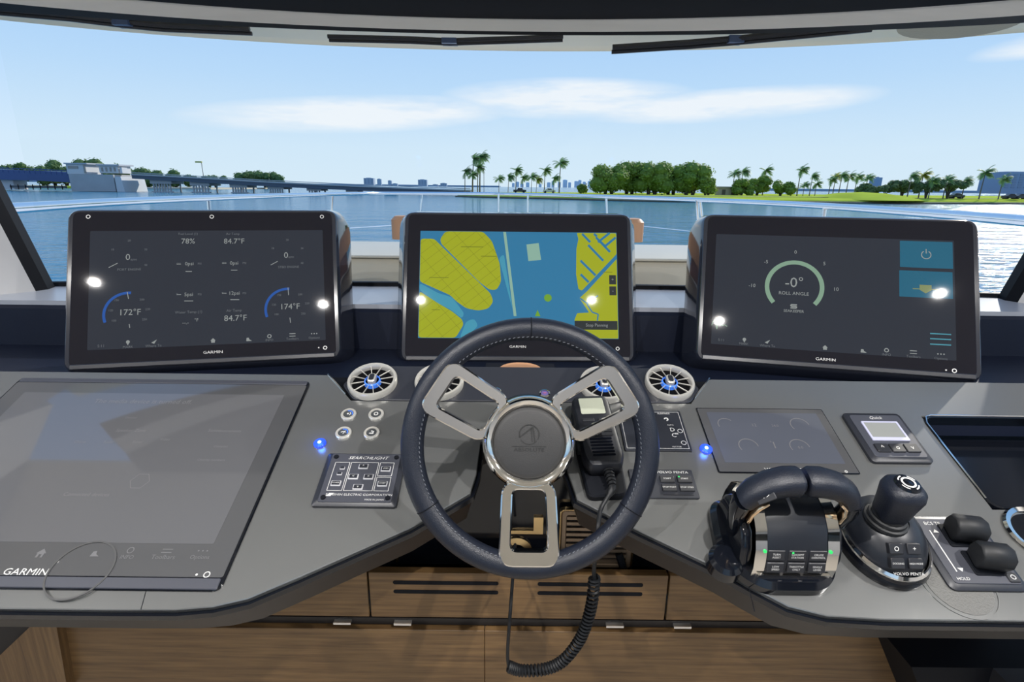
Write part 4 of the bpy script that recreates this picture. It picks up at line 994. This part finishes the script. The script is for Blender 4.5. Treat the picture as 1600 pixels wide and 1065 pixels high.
mb.build('stitching', mat('grey_thread', (0.10, 0.11, 0.13), 0.7), rim)['kind'] = 'stuff'
HZ = -.048
def spoke(ang):
    # frame from the hub out to the rim: outer and inner rounded trapezoids, dished
    w0, w1, y0_, y1_, b_ = .0435, .0465, .062, .1755, .0175
    out_ = smooth_poly([(-w0, y0_), (w0, y0_), (w1, y1_), (-w1, y1_)], .022, 6)
    in_ = smooth_poly([(-w0 + b_, y0_ + .012), (w0 - b_, y0_ + .012), (w1 - b_ * 1.05, y1_ - .0205), (-w1 + b_ * 1.05, y1_ - .0205)], .010, 6)
    def zz(y):
        s_ = min(max((y - y0_) / (y1_ - y0_), 0), 1); return HZ + .006 + (.0215 - HZ - .006) * s_
    Mx = RZ(ang - 90)
    o1, i1 = offset(out_, -.002), offset(in_, .002)
    f_ = lambda L_, dz: [(x, y, zz(y) + dz) for x, y in L_]
    rr = [f_(out_, -.014), f_(out_, -.002), f_(o1, 0), f_(i1, 0), f_(in_, -.002), f_(in_, -.014), f_(out_, -.014)]
    MB(Mx).loops(rr, caps=False).build('spoke', CHROME, sw, 25)
for a_ in (270, 147, 33): spoke(a_)
MB().lathe([(.060, HZ - .040), (.071, HZ - .034), (.0765, HZ - .012), (.0755, HZ + .004), (.069, HZ + .0115), (.0605, HZ + .009), (.0575, HZ + .002)], 64, cap=False).build('hub_ring', CHROME, sw, 60)
hc = MB().lathe([(.0590, HZ), (.0572, HZ + .006), (.050, HZ + .0085), (.025, HZ + .0105), (.0, HZ + .011)], 48, cap=False).build('hub_cap', HUBLEATHER, sw, 60)
EMB = mat('embossed_leather', (0.012, 0.012, 0.012), 0.5)
mb = MB(); zc = HZ + .0112
mb.arc(.0, .014, .0150, .0166, -30, 195, zc, 30); mb.arc(0, .014, .0150, .0166, 215, 320, zc, 14)
mb.bar(-.016, .009, .006, .026, .0022, zc); mb.bar(.006, .026, .009, .002, .0018, zc); mb.bar(.003, .024, .005, .002, .0014, zc)
mb.text('ABSOLUTE', 0, -.0105, .0082, zc, wide=1.25); mb.bar(-.028, -.005, .028, -.005, .0008, zc)
mb.build('emblem', EMB, hc, 0)
MB().lathe([(.060, HZ - .036), (.056, HZ - .07), (.058, HZ - .10), (.062, HZ - .22)], 32, cap=False).build('column', BLACKG, sw, 60)
MB().lathe([(.066, HZ - .034), (.074, HZ - .05), (.076, HZ - .075), (.066, HZ - .085)], 40, cap=False).build('column_collar', mat('column_navy', (0.012, 0.016, 0.026), 0.25), sw, 60)

# ------------------------------------------------------------------ ceiling downlights
for i, (x, y) in enumerate(((-1.31, .25), (-.41, .23), (.46, .26), (1.28, .34), (-.9, -1.0), (.0, -1.0), (.9, -1.0), (-.9, -2.2), (.9, -2.2))):
    lab = (('far left' if x < -1 else 'inner left', 'centre', 'far right' if x > 1 else 'inner right') if y > 0 else ('left', 'centre', 'right'))[1 if x == 0 else (0 if x < 0 else 2)] + ' ' + ('front', 'middle', 'rear')[0 if y > 0 else (1 if y > -1.5 else 2)]
    d_ = thing('ceiling_downlight', 'small round recessed ceiling lamp, %s of the cabin' % lab, 'lamp', T((x, y, 1.99)), 'ceiling downlights')
    MB().lathe([(.045, 0), (.045, -.004), (.036, -.006), (.034, 0)], 24, cap=False).build('bezel', SATIN, d_)
    MB().lathe([(.018, -.002), (.0, -.002)], 20, M=T((0, 0, -.0005)), cap=False).build('lens', mat('lamp_lens', (1, .9, .75), 0.4, emit=(1.0, 0.86, 0.66), es=12), d_)
    al = bpy.data.lights.new('downlight', 'AREA'); al.shape = 'DISK'; al.size = .024; al.energy = LAMP_W * (1.25 if y > 0 else 0.5); al.color = (1.0, 0.97, 0.94)
    ao = bpy.data.objects.new('downlight', al); COL.objects.link(ao); ao.parent = d_; ao.location = (0, 0, -.01)

# ------------------------------------------------------------------ the bay
SEA = -2.0
def water_mat():
    m = bpy.data.materials.new('bay_water'); m.use_nodes = True
    t = m.node_tree; b = t.nodes['Principled BSDF']
    b.inputs['Base Color'].default_value = (0.018, 0.19, 0.31, 1); b.inputs['Roughness'].default_value = 0.12; b.inputs['IOR'].default_value = 1.33
    c = t.nodes.new('ShaderNodeTexCoord'); hs = []
    for sc, st, k in ((0.22, (.5, 1.6, 1), 1.3), (0.8, (.6, 1.6, 1), 0.6), (3.0, (.7, 1.4, 1), 0.14)):
        mp = t.nodes.new('ShaderNodeMapping'); mp.inputs['Scale'].default_value = st; mp.inputs['Rotation'].default_value = (0, 0, .25)
        n = t.nodes.new('ShaderNodeTexNoise'); n.inputs['Scale'].default_value = sc; n.inputs['Detail'].default_value = 4
        t.links.new(c.outputs['Object'], mp.inputs[0]); t.links.new(mp.outputs[0], n.inputs['Vector'])
        mu = t.nodes.new('ShaderNodeMath'); mu.operation = 'MULTIPLY'; mu.inputs[1].default_value = k; t.links.new(n.outputs[0], mu.inputs[0]); hs.append(mu.outputs[0])
    ad = t.nodes.new('ShaderNodeMath'); t.links.new(hs[0], ad.inputs[0]); t.links.new(hs[1], ad.inputs[1])
    ad2 = t.nodes.new('ShaderNodeMath'); t.links.new(ad.outputs[0], ad2.inputs[0]); t.links.new(hs[2], ad2.inputs[1])
    bp = t.nodes.new('ShaderNodeBump'); bp.inputs['Strength'].default_value = 1.0; bp.inputs['Distance'].default_value = 0.42
    t.links.new(ad2.outputs[0], bp.inputs['Height']); t.links.new(bp.outputs[0], b.inputs['Normal'])
    return m
struct('floor_water', MB().add([(-9000, -300, SEA), (9000, -300, SEA), (9000, 12000, SEA), (-9000, 12000, SEA)], [(0, 1, 2, 3)]), water_mat(), 'rippled blue bay water')

GRASS = mat('lawn_green', (0.48, 0.55, 0.07), 0.9, 0, 0.0, var=.3, vscale=.15)
SANDY = mat('shore_rock', (0.10, 0.10, 0.07), 0.9, var=.4, vscale=.6)
FOLB = mat('banyan_leaf', (0.24, 0.35, 0.05), 0.6, var=.6, vscale=1.2)
FOLP = mat('palm_leaf', (0.19, 0.33, 0.12), 0.5, var=.5, vscale=.8)
FOLPY = mat('palm_leaf_yellowing', (0.40, 0.42, 0.06), 0.5, var=.4, vscale=.8)
FOLF = mat('far_leaf', (0.15, 0.25, 0.09), 0.8, var=.5, vscale=.4)
BARK = mat('palm_bark', (0.20, 0.16, 0.12), 0.9)
BARKD = mat('dark_bark', (0.07, 0.055, 0.04), 0.9)
# island
shore = [(atz(x, y, SEA)) for x, y in ((716, 307.6), (760, 309), (850, 311), (960, 314), (1060, 316), (1150, 316.2), (1250, 317), (1350, 318), (1450, 318.6), (1600, 319), (1900, 320))]
isl = [(p.x, p.y) for p in shore] + [(420, 330), (300, 330), (120, 290), (-10, 235), (-17, 205)]
isle = thing('grass_island', 'long low grassy island with palms across the water', 'island', T((0, 0, SEA)))
MB().loops([[(x, y, 0) for x, y in offset(isl, .6)], [(x, y, .7) for x, y in isl], [(x, y, 1.25) for x, y in offset(isl, -3)], [(x, y, 1.5) for x, y in offset(isl, -14)]]).build('lawn', GRASS, isle, 20)
mb = MB(); ro = offset(isl, .9)
mb.loops([[(x, y, -.1) for x, y in ro], [(x, y, .35) for x, y in ro], [(x, y, .62) for x, y in offset(isl, -.3)]], caps=False); mb.build('rocky_edge', SANDY, isle)
GROUND = SEA + 1.35
p_ = aty(1345, 308, 172); mnd = MB()
mnd.lathe([(16, 0), (12, 1.0), (6, 1.9), (0, 2.2)], 20, T((p_.x, 172, .9)), cap=False); mnd.build('mound', GRASS, isle, 60)
pth = [(p.x, p.y + 9, 1.5) for p in shore[1:]]
rd = MB()
for a_, b_ in zip(pth, pth[1:]): rd.add([(a_[0], a_[1], 1.53), (b_[0], b_[1], 1.53), (b_[0], b_[1] + 3, 1.53), (a_[0], a_[1] + 3, 1.53)], [(0, 1, 2, 3)])
rd.build('path', mat('pale_path', (0.55, 0.52, 0.5), 0.8), isle, 0)

mat('sea_grape_leaf', (0.17, 0.25, 0.10), 0.7, var=.5, vscale=1)
# palms ------------------------------------------------------------
def leafify(m):
    t = m.node_tree; b = t.nodes['Principled BSDF']; o = t.nodes['Material Output']
    tr = t.nodes.new('ShaderNodeBsdfTranslucent'); ad = t.nodes.new('ShaderNodeMixShader'); ad.inputs[0].default_value = .45
    src = b.inputs['Base Color'].links[0].from_socket; t.links.new(src, tr.inputs[0])
    t.links.new(b.outputs[0], ad.inputs[1]); t.links.new(tr.outputs[0], ad.inputs[2]); t.links.new(ad.outputs[0], o.inputs[0])
def palm_meshes(seed, sweep):
    rnd = random.Random(seed)
    tm_ = MB(); pts_ = [(sweep * .10 * (t / 6.0) ** 2 * 6 * .2, 0, t * 1.0) for t in range(0, 11)]
    tm_.tube([(x, y, z) for x, y, z in pts_], [.24 - .012 * i for i in range(11)], 7)
    top = V(pts_[-1]); cr = MB()
    for k in range(30):
        az_ = k * 137.5 + rnd.uniform(-12, 12); el_ = rnd.uniform(-25, 75); L_ = rnd.uniform(2.5, 3.5)
        d = V((math.cos(math.radians(az_)) * math.cos(math.radians(el_)), math.sin(math.radians(az_)) * math.cos(math.radians(el_)), math.sin(math.radians(el_))))
        d = (d + V((sweep * .75, 0, .05))).normalized()
        p = top.copy(); spine = [p.copy()]
        for s_ in range(7):
            p = p + d * (L_ / 7); d = (d + V((sweep * .06, 0, -.20))).normalized(); spine.append(p.copy())
        for s_ in range(7):
            a_, b_ = spine[s_], spine[s_ + 1]; t_ = (b_ - a_).normalized(); sd_ = t_.cross(V((0, 0, 1)))
            if sd_.length < .1: sd_ = V((0, 1, 0))
            sd_.normalize(); ll = .85 * math.sin(PI * (s_ + 1.2) / 9.0) + .12
            for sg in (-1, 1):
                for h_ in (0, .5):
                    o_ = a_.lerp(b_, h_); e_ = o_ + sd_ * sg * ll + t_ * .45 + V((0, 0, -.45 * ll))
                    cr.add([tuple(o_), tuple(o_ + t_ * .22), tuple(e_)], [(0, 1, 2)])
    return tm_.mesh('trunk', BARK, 60), cr.mesh('crown', FOLP, 0), top
for m_ in (FOLB, FOLP, FOLPY, FOLF, MATS['sea_grape_leaf']): leafify(m_)
PV = [palm_meshes(s_, sw_) for s_, sw_ in ((1, .9), (2, .6), (3, 1.1), (4, .75))]
PVY = [m_[1].copy() for m_ in PV]
for m_ in PVY: m_.materials[0] = FOLPY
def palm(px, py_top, Y, label, group, var=0, yellow=False, base=None):
    """crown centre pixel, distance; stands on the island ground"""
    c = aty(px, py_top, Y); g = base if base is not None else GROUND
    h = max(c.z - g, 2.0); trunk, crown, top = PV[var % 4]
    r = thing('palm_tree', label, 'palm', T((c.x - top.x * h / 10 , Y, g)), group)
    a_ = bpy.data.objects.new('trunk', trunk); COL.objects.link(a_); a_.parent = r; a_.scale = (h / 10, 1, h / 10)
    s_ = min(1.15, .55 + h / 22.0)
    b_ = bpy.data.objects.new('crown', PVY[var % 4] if yellow else crown); COL.objects.link(b_); b_.parent = r
    b_.scale = (s_, s_, s_); b_.location = (top.x * h / 10 - top.x * s_, 0, h - top.z * s_)
ordn = ['first', 'second', 'third', 'fourth', 'fifth', 'sixth', 'seventh', 'eighth', 'ninth', 'tenth', 'eleventh', 'twelfth', 'thirteenth', 'fourteenth', 'fifteenth', 'sixteenth', 'seventeenth', 'eighteenth', 'nineteenth', 'twentieth', 'twenty-first']
cen = [(727, 268), (738, 274), (740, 249), (747, 262), (751, 246), (780, 280), (795, 277), (807, 267), (817, 278), (831, 277), (839, 281), (852, 267), (866, 279), (876, 256)]
for i, (x, y) in enumerate(cen):
    palm(x, y, 196 + (i % 3) * 4, 'windswept palm, %s from the left in the group left of the dense grove' % ordn[i], 'palms left of the grove', i, i in (10,))
rgt = [(1148, 272), (1161, 269), (1197, 267), (1252, 266), (1257, 290), (1270, 276), (1276, 288), (1299, 281), (1306, 277), (1316, 275), (1327, 276), (1340, 277), (1356, 279), (1425, 276), (1443, 274), (1457, 282), (1480, 281), (1509, 283), (1540, 270), (1568, 280)]
for i, (x, y) in enumerate(rgt):
    near = i >= 13
    palm(x, y, (172 if near else 196) + (i % 3) * 3, 'windswept palm, %s from the left in the group right of the dense grove' % ordn[i], 'palms right of the grove', i + 1, i in (8, 14))

# leafy trees --------------------------------------------------------
def leafy(name, label, cat, px, py, Y, wpx, hpx, m, group=None, lumps=9, nleaf=2200, leaf=.5, base=None, seed=1, trunks=1, low=None):
    rnd = random.Random(seed); c = aty(px, py, Y); W_, H_ = wpx * Y / 850.0, hpx * Y / 850.0
    g = GROUND if base is None else base
    r = thing(name, label, cat, T((c.x, Y, g)), group); zc_ = c.z - g
    if low is not None:
        top_ = zc_ + H_ / 2; H_ = top_ * (1 - low); zc_ = top_ * (1 + low) / 2
    cr = MB(); cs = []
    for k in range(lumps):
        cs.append((V((rnd.uniform(-.34, .34) * W_, rnd.uniform(-.3, .3) * W_ * .7, zc_ + rnd.uniform(-.30, .26) * H_)), rnd.uniform(.20, .30) * min(W_, H_ * 1.3)))
    for k in range(nleaf):
        cc_, rr_ = cs[k % lumps]
        d = V((rnd.gauss(0, 1), rnd.gauss(0, 1), rnd.gauss(0, 1))).normalized(); p = cc_ + V((d.x * rr_, d.y * rr_, d.z * rr_ * .8)) * rnd.uniform(.75, 1.05)
        n_1 = (d + V((rnd.uniform(-.6, .6), rnd.uniform(-.6, .6), rnd.uniform(-.2, .8)))).normalized(); t1 = n_1.cross(V((.3, .5, .8))).normalized() * leaf * rnd.uniform(.6, 1.2); t2 = n_1.cross(t1).normalized() * leaf * .7
        cr.add([tuple(p - t1), tuple(p - t2), tuple(p + t1), tuple(p + t2)], [(0, 1, 2, 3)])
    for cc_, rr_ in cs:
        k_ = MB(); cr.lathe([(rr_ * .8 * math.sin(PI * j / 6), -rr_ * .64 * math.cos(PI * j / 6)) for j in range(7)], 9, T(cc_))
    cr.build('foliage', m, r, 0)
    tk_ = MB()
    for k in range(trunks):
        x0_ = (k - (trunks - 1) / 2) * W_ * .16
        for b_ in range(3): tk_.tube([(x0_, 0, 0), (x0_ * 1.1 + (b_ - 1) * W_ * .05, 0, zc_ * .5), (x0_ * 1.3 + (b_ - 1) * W_ * .16, 0, zc_)], [.05 * H_ + .05, .035 * H_ + .04, .02 * H_], 6)
    tk_.build('trunk', BARKD, r, 60)
for i, (x, y, Y, w_, h_, lab) in enumerate(((952, 279, 186, 58, 42, 'leftmost broad dark green tree of the dense grove'), (985, 274, 192, 50, 42, 'second broad tree from the left in the dense grove'), (1020, 275, 189, 56, 44, 'middle broad tree of the dense grove'), (1050, 278, 194, 48, 42, 'fourth broad tree from the left in the dense grove'), (1080, 275, 188, 60, 44, 'tall rounded tree near the right end of the dense grove'), (1106, 287, 184, 28, 28, 'small paler tree at the right end of the dense grove'))):
    leafy('ficus_tree', lab, 'tree', x, y, Y, w_, h_, FOLB, 'trees of the dense grove', lumps=22, nleaf=3400, leaf=.42, seed=20 + i, trunks=2, low=.08)
for i, (x, y, Y, w_, h_, lab) in enumerate(((908, 293, 190, 16, 15, 'small round shrub just left of the dense grove'), (1160, 291, 192, 36, 22, 'rounded shrub left of two bushes right of the tan building'), (1185, 286, 196, 32, 30, 'taller bush beside the rounded shrub right of the tan building'), (1221, 291, 192, 42, 20, 'wide low tree further right of the tan building'), (1355, 293, 180, 26, 16, 'small tree beside the grassy mound'), (1385, 294, 178, 36, 14, 'low spreading tree left of the wide sea-grape trees'), (1412, 289, 180, 48, 22, 'wide spreading tree under the first near palms'), (1450, 290, 176, 44, 20, 'second wide spreading tree under the near palms'), (1484, 289, 178, 56, 22, 'third wide spreading tree under the near palms'))):
    leafy('spreading_tree', lab, 'tree', x, y, Y, w_, h_, FOLB if i < 4 else mat('sea_grape_leaf', (0.17, 0.25, 0.10), 0.7, var=.5, vscale=1), 'lower trees on the island', lumps=11, nleaf=1200, leaf=.4, seed=50 + i, low=.05 if i < 5 else .3)

# island bits: building, cars, masts
tb = aty(1136, 296, 196); bb = thing('tan_pavilion', 'low tan building right of the dense grove', 'building', T((tb.x, 196, GROUND)))
MB().box(-3.4, 3.4, -2, 2, 0, 2.6).build('wall', mat('tan_wall', (0.45, 0.36, 0.26), 0.8), bb); MB().box(-3.7, 3.7, -2.3, 2.3, 2.6, 3.0).build('roof', mat('tan_roof', (0.38, 0.33, 0.27), 0.8), bb)
for x in (-1.8, 1.4): MB().box(x - .6, x + .6, -2.05, -1.98, .3, 2.0).build('doorway', mat('door_dark', (0.12, 0.09, 0.06), 0.7), bb)
def car(px, py, Y, label, col, pick=False):
    c = aty(px, py, Y); r = thing('car', label, 'car', T((c.x, Y, GROUND + .15)))
    pf = [(-2.2, .3), (2.2, .3), (2.25, .8), (2.1, 1.0), (1.2, 1.05), (.7, 1.55), (-.6, 1.6), (-.9 if pick else -1.4, 1.05), (-2.2, 1.0)]
    MB(RX(90)).slab(pf, -.85, .85, .05).build('body', mat('car_' + label.split()[0], col, 0.25), r)
    MB(RX(90)).slab([(1.0, 1.08), (.6, 1.48), (-.5, 1.5), (-.6, 1.08)], -.87, .87).build('windows', BLACKG, r)
    for x in (-1.4, 1.4): MB(RX(90)).lathe([(.36, -.9), (.36, .9)], 14, T((x, .32, 0))).build('wheel', BLACKM, r)
car(812, 299, 194, 'dark pickup parked among the left palms', (0.03, 0.035, 0.05), True)
car(1494, 306.5, 180, 'olive car parked right of the wide spreading trees', (0.06, 0.08, 0.05))
car(1578, 309, 178, 'black car parked near the right edge of the island', (0.02, 0.02, 0.025))
car(1594, 309, 181, 'charcoal car at the very right edge of the island', (0.05, 0.05, 0.055))
car(858, 301, 200, 'white car parked under the tall left palms', (0.7, 0.7, 0.7))
for px, y0_, lab in ((756, 262, 'thin bare mast right of the tallest left palms'), (916, 287, 'short thin mast left of the dense grove')):
    c = aty(px, y0_, 190); r = thing('mast', lab, 'pole', T((c.x, 190, GROUND))); MB().tube([(0, 0, 0), (0, 0, c.z - GROUND)], .09, 6).build('pole', FASC, r); MB().box(-.25, .25, -.1, .1, c.z - GROUND - .1, c.z - GROUND + .1).build('cap', FASC, r)

# far shores
def shore_strip(pts, Y, d, h, m, name, label):
    P = [aty(x, 300, Y) for x in pts]
    o = MB().slab([(P[0].x, Y), (P[1].x, Y), (P[1].x, Y + d), (P[0].x, Y + d)], SEA - .2, SEA + h, .3 * h).build(name, m, None, 20)
    return tag(o, label, 'shore')
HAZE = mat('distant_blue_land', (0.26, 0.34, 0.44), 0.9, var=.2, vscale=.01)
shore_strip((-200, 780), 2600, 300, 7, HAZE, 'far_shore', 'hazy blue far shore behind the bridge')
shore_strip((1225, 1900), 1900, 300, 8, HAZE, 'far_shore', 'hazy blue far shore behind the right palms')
shore_strip((-160, 134), 300, 26, 1.1, GRASS, 'near_lawn', 'bright green lawn behind the left bridge span')
shore_strip((-160, 330), 330, 80, .8, mat('sand', (0.55, 0.48, 0.36), 0.9), 'sand_shore', 'sandy shore behind the bridge piers')
LG = SEA + .9
for i, (x, y, Y, w_, h_) in enumerate(((8, 258, 330, 34, 18), (32, 258, 335, 30, 16), (62, 262, 335, 36, 14), (80, 258, 340, 28, 20), (98, 256, 345, 40, 22), (118, 259, 335, 34, 18), (138, 256, 360, 52, 18), (158, 261, 345, 28, 14), (176, 258, 365, 44, 14), (215, 267, 350, 44, 12), (240, 268, 350, 36, 12), (272, 271, 350, 36, 12), (300, 274, 355, 34, 10), (335, 276, 360, 40, 9), (376, 274, 400, 30, 14), (392, 274, 405, 34, 14), (412, 273, 400, 26, 16), (432, 275, 402, 26, 16))):
    leafy('far_tree', 'dark green tree behind the bridge, %s from the left' % ordn[i], 'tree', x, y, Y, w_, h_, FOLF, 'trees behind the bridge', lumps=9, nleaf=520, leaf=.8, base=LG, seed=90 + i, low=.0)
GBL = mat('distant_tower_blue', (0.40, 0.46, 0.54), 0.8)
def tower(px0, px1, py0, py1, Y, label, col=GBL, nx=3, ny=4):
    a_, b_ = aty(px0, py0, Y), aty(px1, py1, Y); g = SEA + 2
    r = thing('distant_building', label, 'building', T(((a_.x + b_.x) / 2, Y, g)), 'skyline buildings'); W_ = abs(b_.x - a_.x); H_ = a_.z - g
    MB().box(-W_ / 2, W_ / 2, 0, W_ * .8, 0, H_).build('wall', col, r, 0)
    MB().box(-W_ * .3, W_ * .2, W_ * .2, W_ * .6, H_, H_ * 1.03 + .5).build('roof_block', col, r, 0)
    if px1 - px0 > 9:
        for i in range(nx):
            for j in range(ny):
                x_, z_ = -W_ / 2 + W_ * (i + .5) / nx, H_ * (.25 + .7 * (j + .5) / ny); MB().box(x_ - W_ * .3 / nx, x_ + W_ * .3 / nx, -W_ * .01, .1, z_ - H_ * .2 / ny, z_ + H_ * .2 / ny).build('window', mat('distant_window', (0.25, 0.3, 0.38), 0.4), r, 0)
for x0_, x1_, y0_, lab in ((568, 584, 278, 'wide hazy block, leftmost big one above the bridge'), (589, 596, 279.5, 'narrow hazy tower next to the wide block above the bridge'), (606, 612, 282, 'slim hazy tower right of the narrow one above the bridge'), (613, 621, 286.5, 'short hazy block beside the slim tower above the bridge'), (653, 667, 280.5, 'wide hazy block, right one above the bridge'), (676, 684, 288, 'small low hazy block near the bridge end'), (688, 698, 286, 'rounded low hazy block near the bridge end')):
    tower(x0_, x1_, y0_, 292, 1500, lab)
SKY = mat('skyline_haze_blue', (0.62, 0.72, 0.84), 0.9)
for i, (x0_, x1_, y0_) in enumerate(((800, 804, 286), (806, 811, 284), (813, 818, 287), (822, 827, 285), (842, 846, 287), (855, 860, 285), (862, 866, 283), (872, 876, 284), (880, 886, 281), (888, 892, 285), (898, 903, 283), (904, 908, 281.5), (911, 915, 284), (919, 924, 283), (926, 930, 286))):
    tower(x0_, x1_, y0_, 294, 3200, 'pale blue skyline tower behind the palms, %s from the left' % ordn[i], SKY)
tower(1366, 1375, 277, 300, 1200, 'slim blue-grey tower behind the grassy mound', mat('slim_tower', (0.28, 0.36, 0.48), 0.7))
tower(1573, 1625, 269, 302, 620, 'large blue-grey block at the right edge behind the palms', mat('right_block', (0.30, 0.36, 0.46), 0.7), 6, 6)

# bridge ---------------------------------------------------------------
BY = 215.0
br = thing('road_bridge', 'long low concrete drawbridge crossing the left of the bay', 'bridge', T((-100, BY, SEA)))
bl_ = T((100, -BY, -SEA))
CONC = mat('bridge_concrete', (0.42, 0.42, 0.42), 0.85, var=.15, vscale=.3); DECK = mat('bridge_deck_grey', (0.10, 0.12, 0.15), 0.8); BLUES = mat('bridge_blue_steel', (0.05, 0.09, 0.22), 0.5); WHT = mat('bridge_white', (0.60, 0.60, 0.60), 0.7)
def bseg(pts, depth, m, name, y0_=-5, y1_=5):
    L_ = []
    for x, y in pts:
        p = aty(x, y, BY - 5); q = bl_ @ p
        L_.append((q.x, q.z))
    mb_ = MB()
    mb_.loops([[(x, y0_, z), (x, y1_, z), (x, y1_, z - depth), (x, y0_, z - depth)] for x, z in L_]); return mb_.build(name, m, br, 0)
dk = [(205, 271.5), (300, 276.6), (400, 282.6), (480, 286.6), (550, 289.8), (640, 293.6), (735, 297)]
bseg(dk, 1.7, DECK, 'deck')
bseg([(x, y - 2.6) for x, y in dk], .25, mat('bridge_rail_grey', (0.42, 0.43, 0.45), 0.7), 'parapet', -5, -4.8)
bseg([(x, y - .4) for x, y in dk], .5, CONC, 'kerb', -5.3, -5.0)
bseg([(-60, 261.5), (0, 264.5), (60, 266.5), (130, 270.5)], 3.6, BLUES, 'bascule_span')
bseg([(-60, 258.5), (0, 261.5), (60, 263.5), (130, 267.5)], .3, BLUES, 'bascule_rail', -5, -4.8)
for i in range(22):
    x = -55 + i * 8.4; y = 261.7 + (x + 60) * .047
    p = bl_ @ aty(x, y, BY - 5); MB().box(p.x - .08, p.x + .08, -5.1, -4.9, p.z - .9, p.z + .75).build('rail_post', BLUES, br, 0)
def bpier(x0_, x1_, ytop, n=6):
    a_, b_ = bl_ @ aty(x0_, ytop, BY - 3), bl_ @ aty(x1_, ytop, BY - 3)
    MB().box(a_.x - .4, b_.x + .4, -4, 4, a_.z - 1.1, a_.z + .3).build('pier_cap', CONC, br, 0)
    s_ = None
    for i in range(n):
        x = a_.x + (b_.x - a_.x) * (i + .5) / n
        MB().tube([(x, -3.4, -.3), (x, -3.4, a_.z - 1.0)], .32, 8).build('pile', CONC, br)
        if i in (0, n - 1): MB().tube([(x, 3.0, -.3), (x, 3.0, a_.z - 1.0)], .32, 8).build('pile', CONC, br)
    MB().box(a_.x - .2, b_.x + .2, -3.9, -2.9, -.3, .35).build('pile_footing', CONC, br, 0)
for x0_, x1_, yt, n in ((238, 268, 282, 7), (300, 327, 285, 6), (362, 386, 288, 6), (421, 443, 290.5, 6), (482, 501, 293, 5), (543, 558, 295.5, 4), (602, 614, 297.5, 3)): bpier(x0_, x1_, yt, n)
# main pier
def bx(x0_, y0_, x1_, y1_, d0, d1, name, m, par=br):
    a_, b_ = bl_ @ aty(x0_, y0_, BY), bl_ @ aty(x1_, y1_, BY); return MB().box(a_.x, b_.x, d0, d1, b_.z, a_.z).build(name, m, par, 0)
bx(128, 272.5, 200, 299, -6.5, 6.5, 'main_pier', CONC)
a_, b_ = bl_ @ aty(198, 276, BY), bl_ @ aty(214, 299.5, BY)
MB().loops([[(a_.x, y, b_.z) for y in (-6.6, 6.6)] + [(b_.x, y, b_.z) for y in (6.6, -6.6)], [(a_.x, y, a_.z) for y in (-6.6, 6.6)] + [(a_.x + 2.2, y, a_.z) for y in (6.6, -6.6)]]).build('pier_buttress', WHT, br, 0)
bx(8, 279, 34, 296, -3, 3, 'side_pier', WHT)
bx(44, 289.5, 128, 294, -8, -7, 'fender_wall', mat('fender_dark', (0.12, 0.12, 0.12), 0.8))
for i in range(8):
    x = 46 + i * 11; bx(x, 288, x + 2, 296, -8.4, -8.0, 'fender_pile', FASC)
bx(120.5, 257, 152, 272.5, -5.5, 2, 'control_tower', WHT); bx(118.5, 255, 154, 257.4, -6, 2.5, 'tower_roof', mat('roof_grey', (0.42, 0.44, 0.47), 0.7))
bx(147, 258, 152.5, 271, -5.7, -5.4, 'tower_window', mat('tower_glass', (0.30, 0.28, 0.25), 0.3))
bx(124, 260, 140, 264, -5.7, -5.45, 'tower_window', MATS['tower_glass'])
bx(166, 259.5, 197, 271, -4, 3, 'gate_house', WHT); bx(163.5, 257, 199, 259.8, -4.6, 3.6, 'house_roof', MATS['roof_grey'])
for i in range(4): bx(170 + i * 6.4, 262, 173.6 + i * 6.4, 268, -4.2, -3.9, 'house_window', MATS['tower_glass'])
bx(198, 262, 203, 271, -4, -1, 'stair_block', WHT)
p = bl_ @ aty(318, 276, BY); q_ = bl_ @ aty(314.5, 253, BY)
lp = MB().tube([(p.x, 0, p.z), (q_.x, 0, q_.z)], .10, 6).build('lamp_post', FASC, br)
lx = MB().box(q_.x - 2.2, q_.x + .2, -.3, .3, q_.z - .25, q_.z + .25).build('lamp_head', mat('lamp_yellow', (0.45, 0.45, 0.12), 0.6), lp)
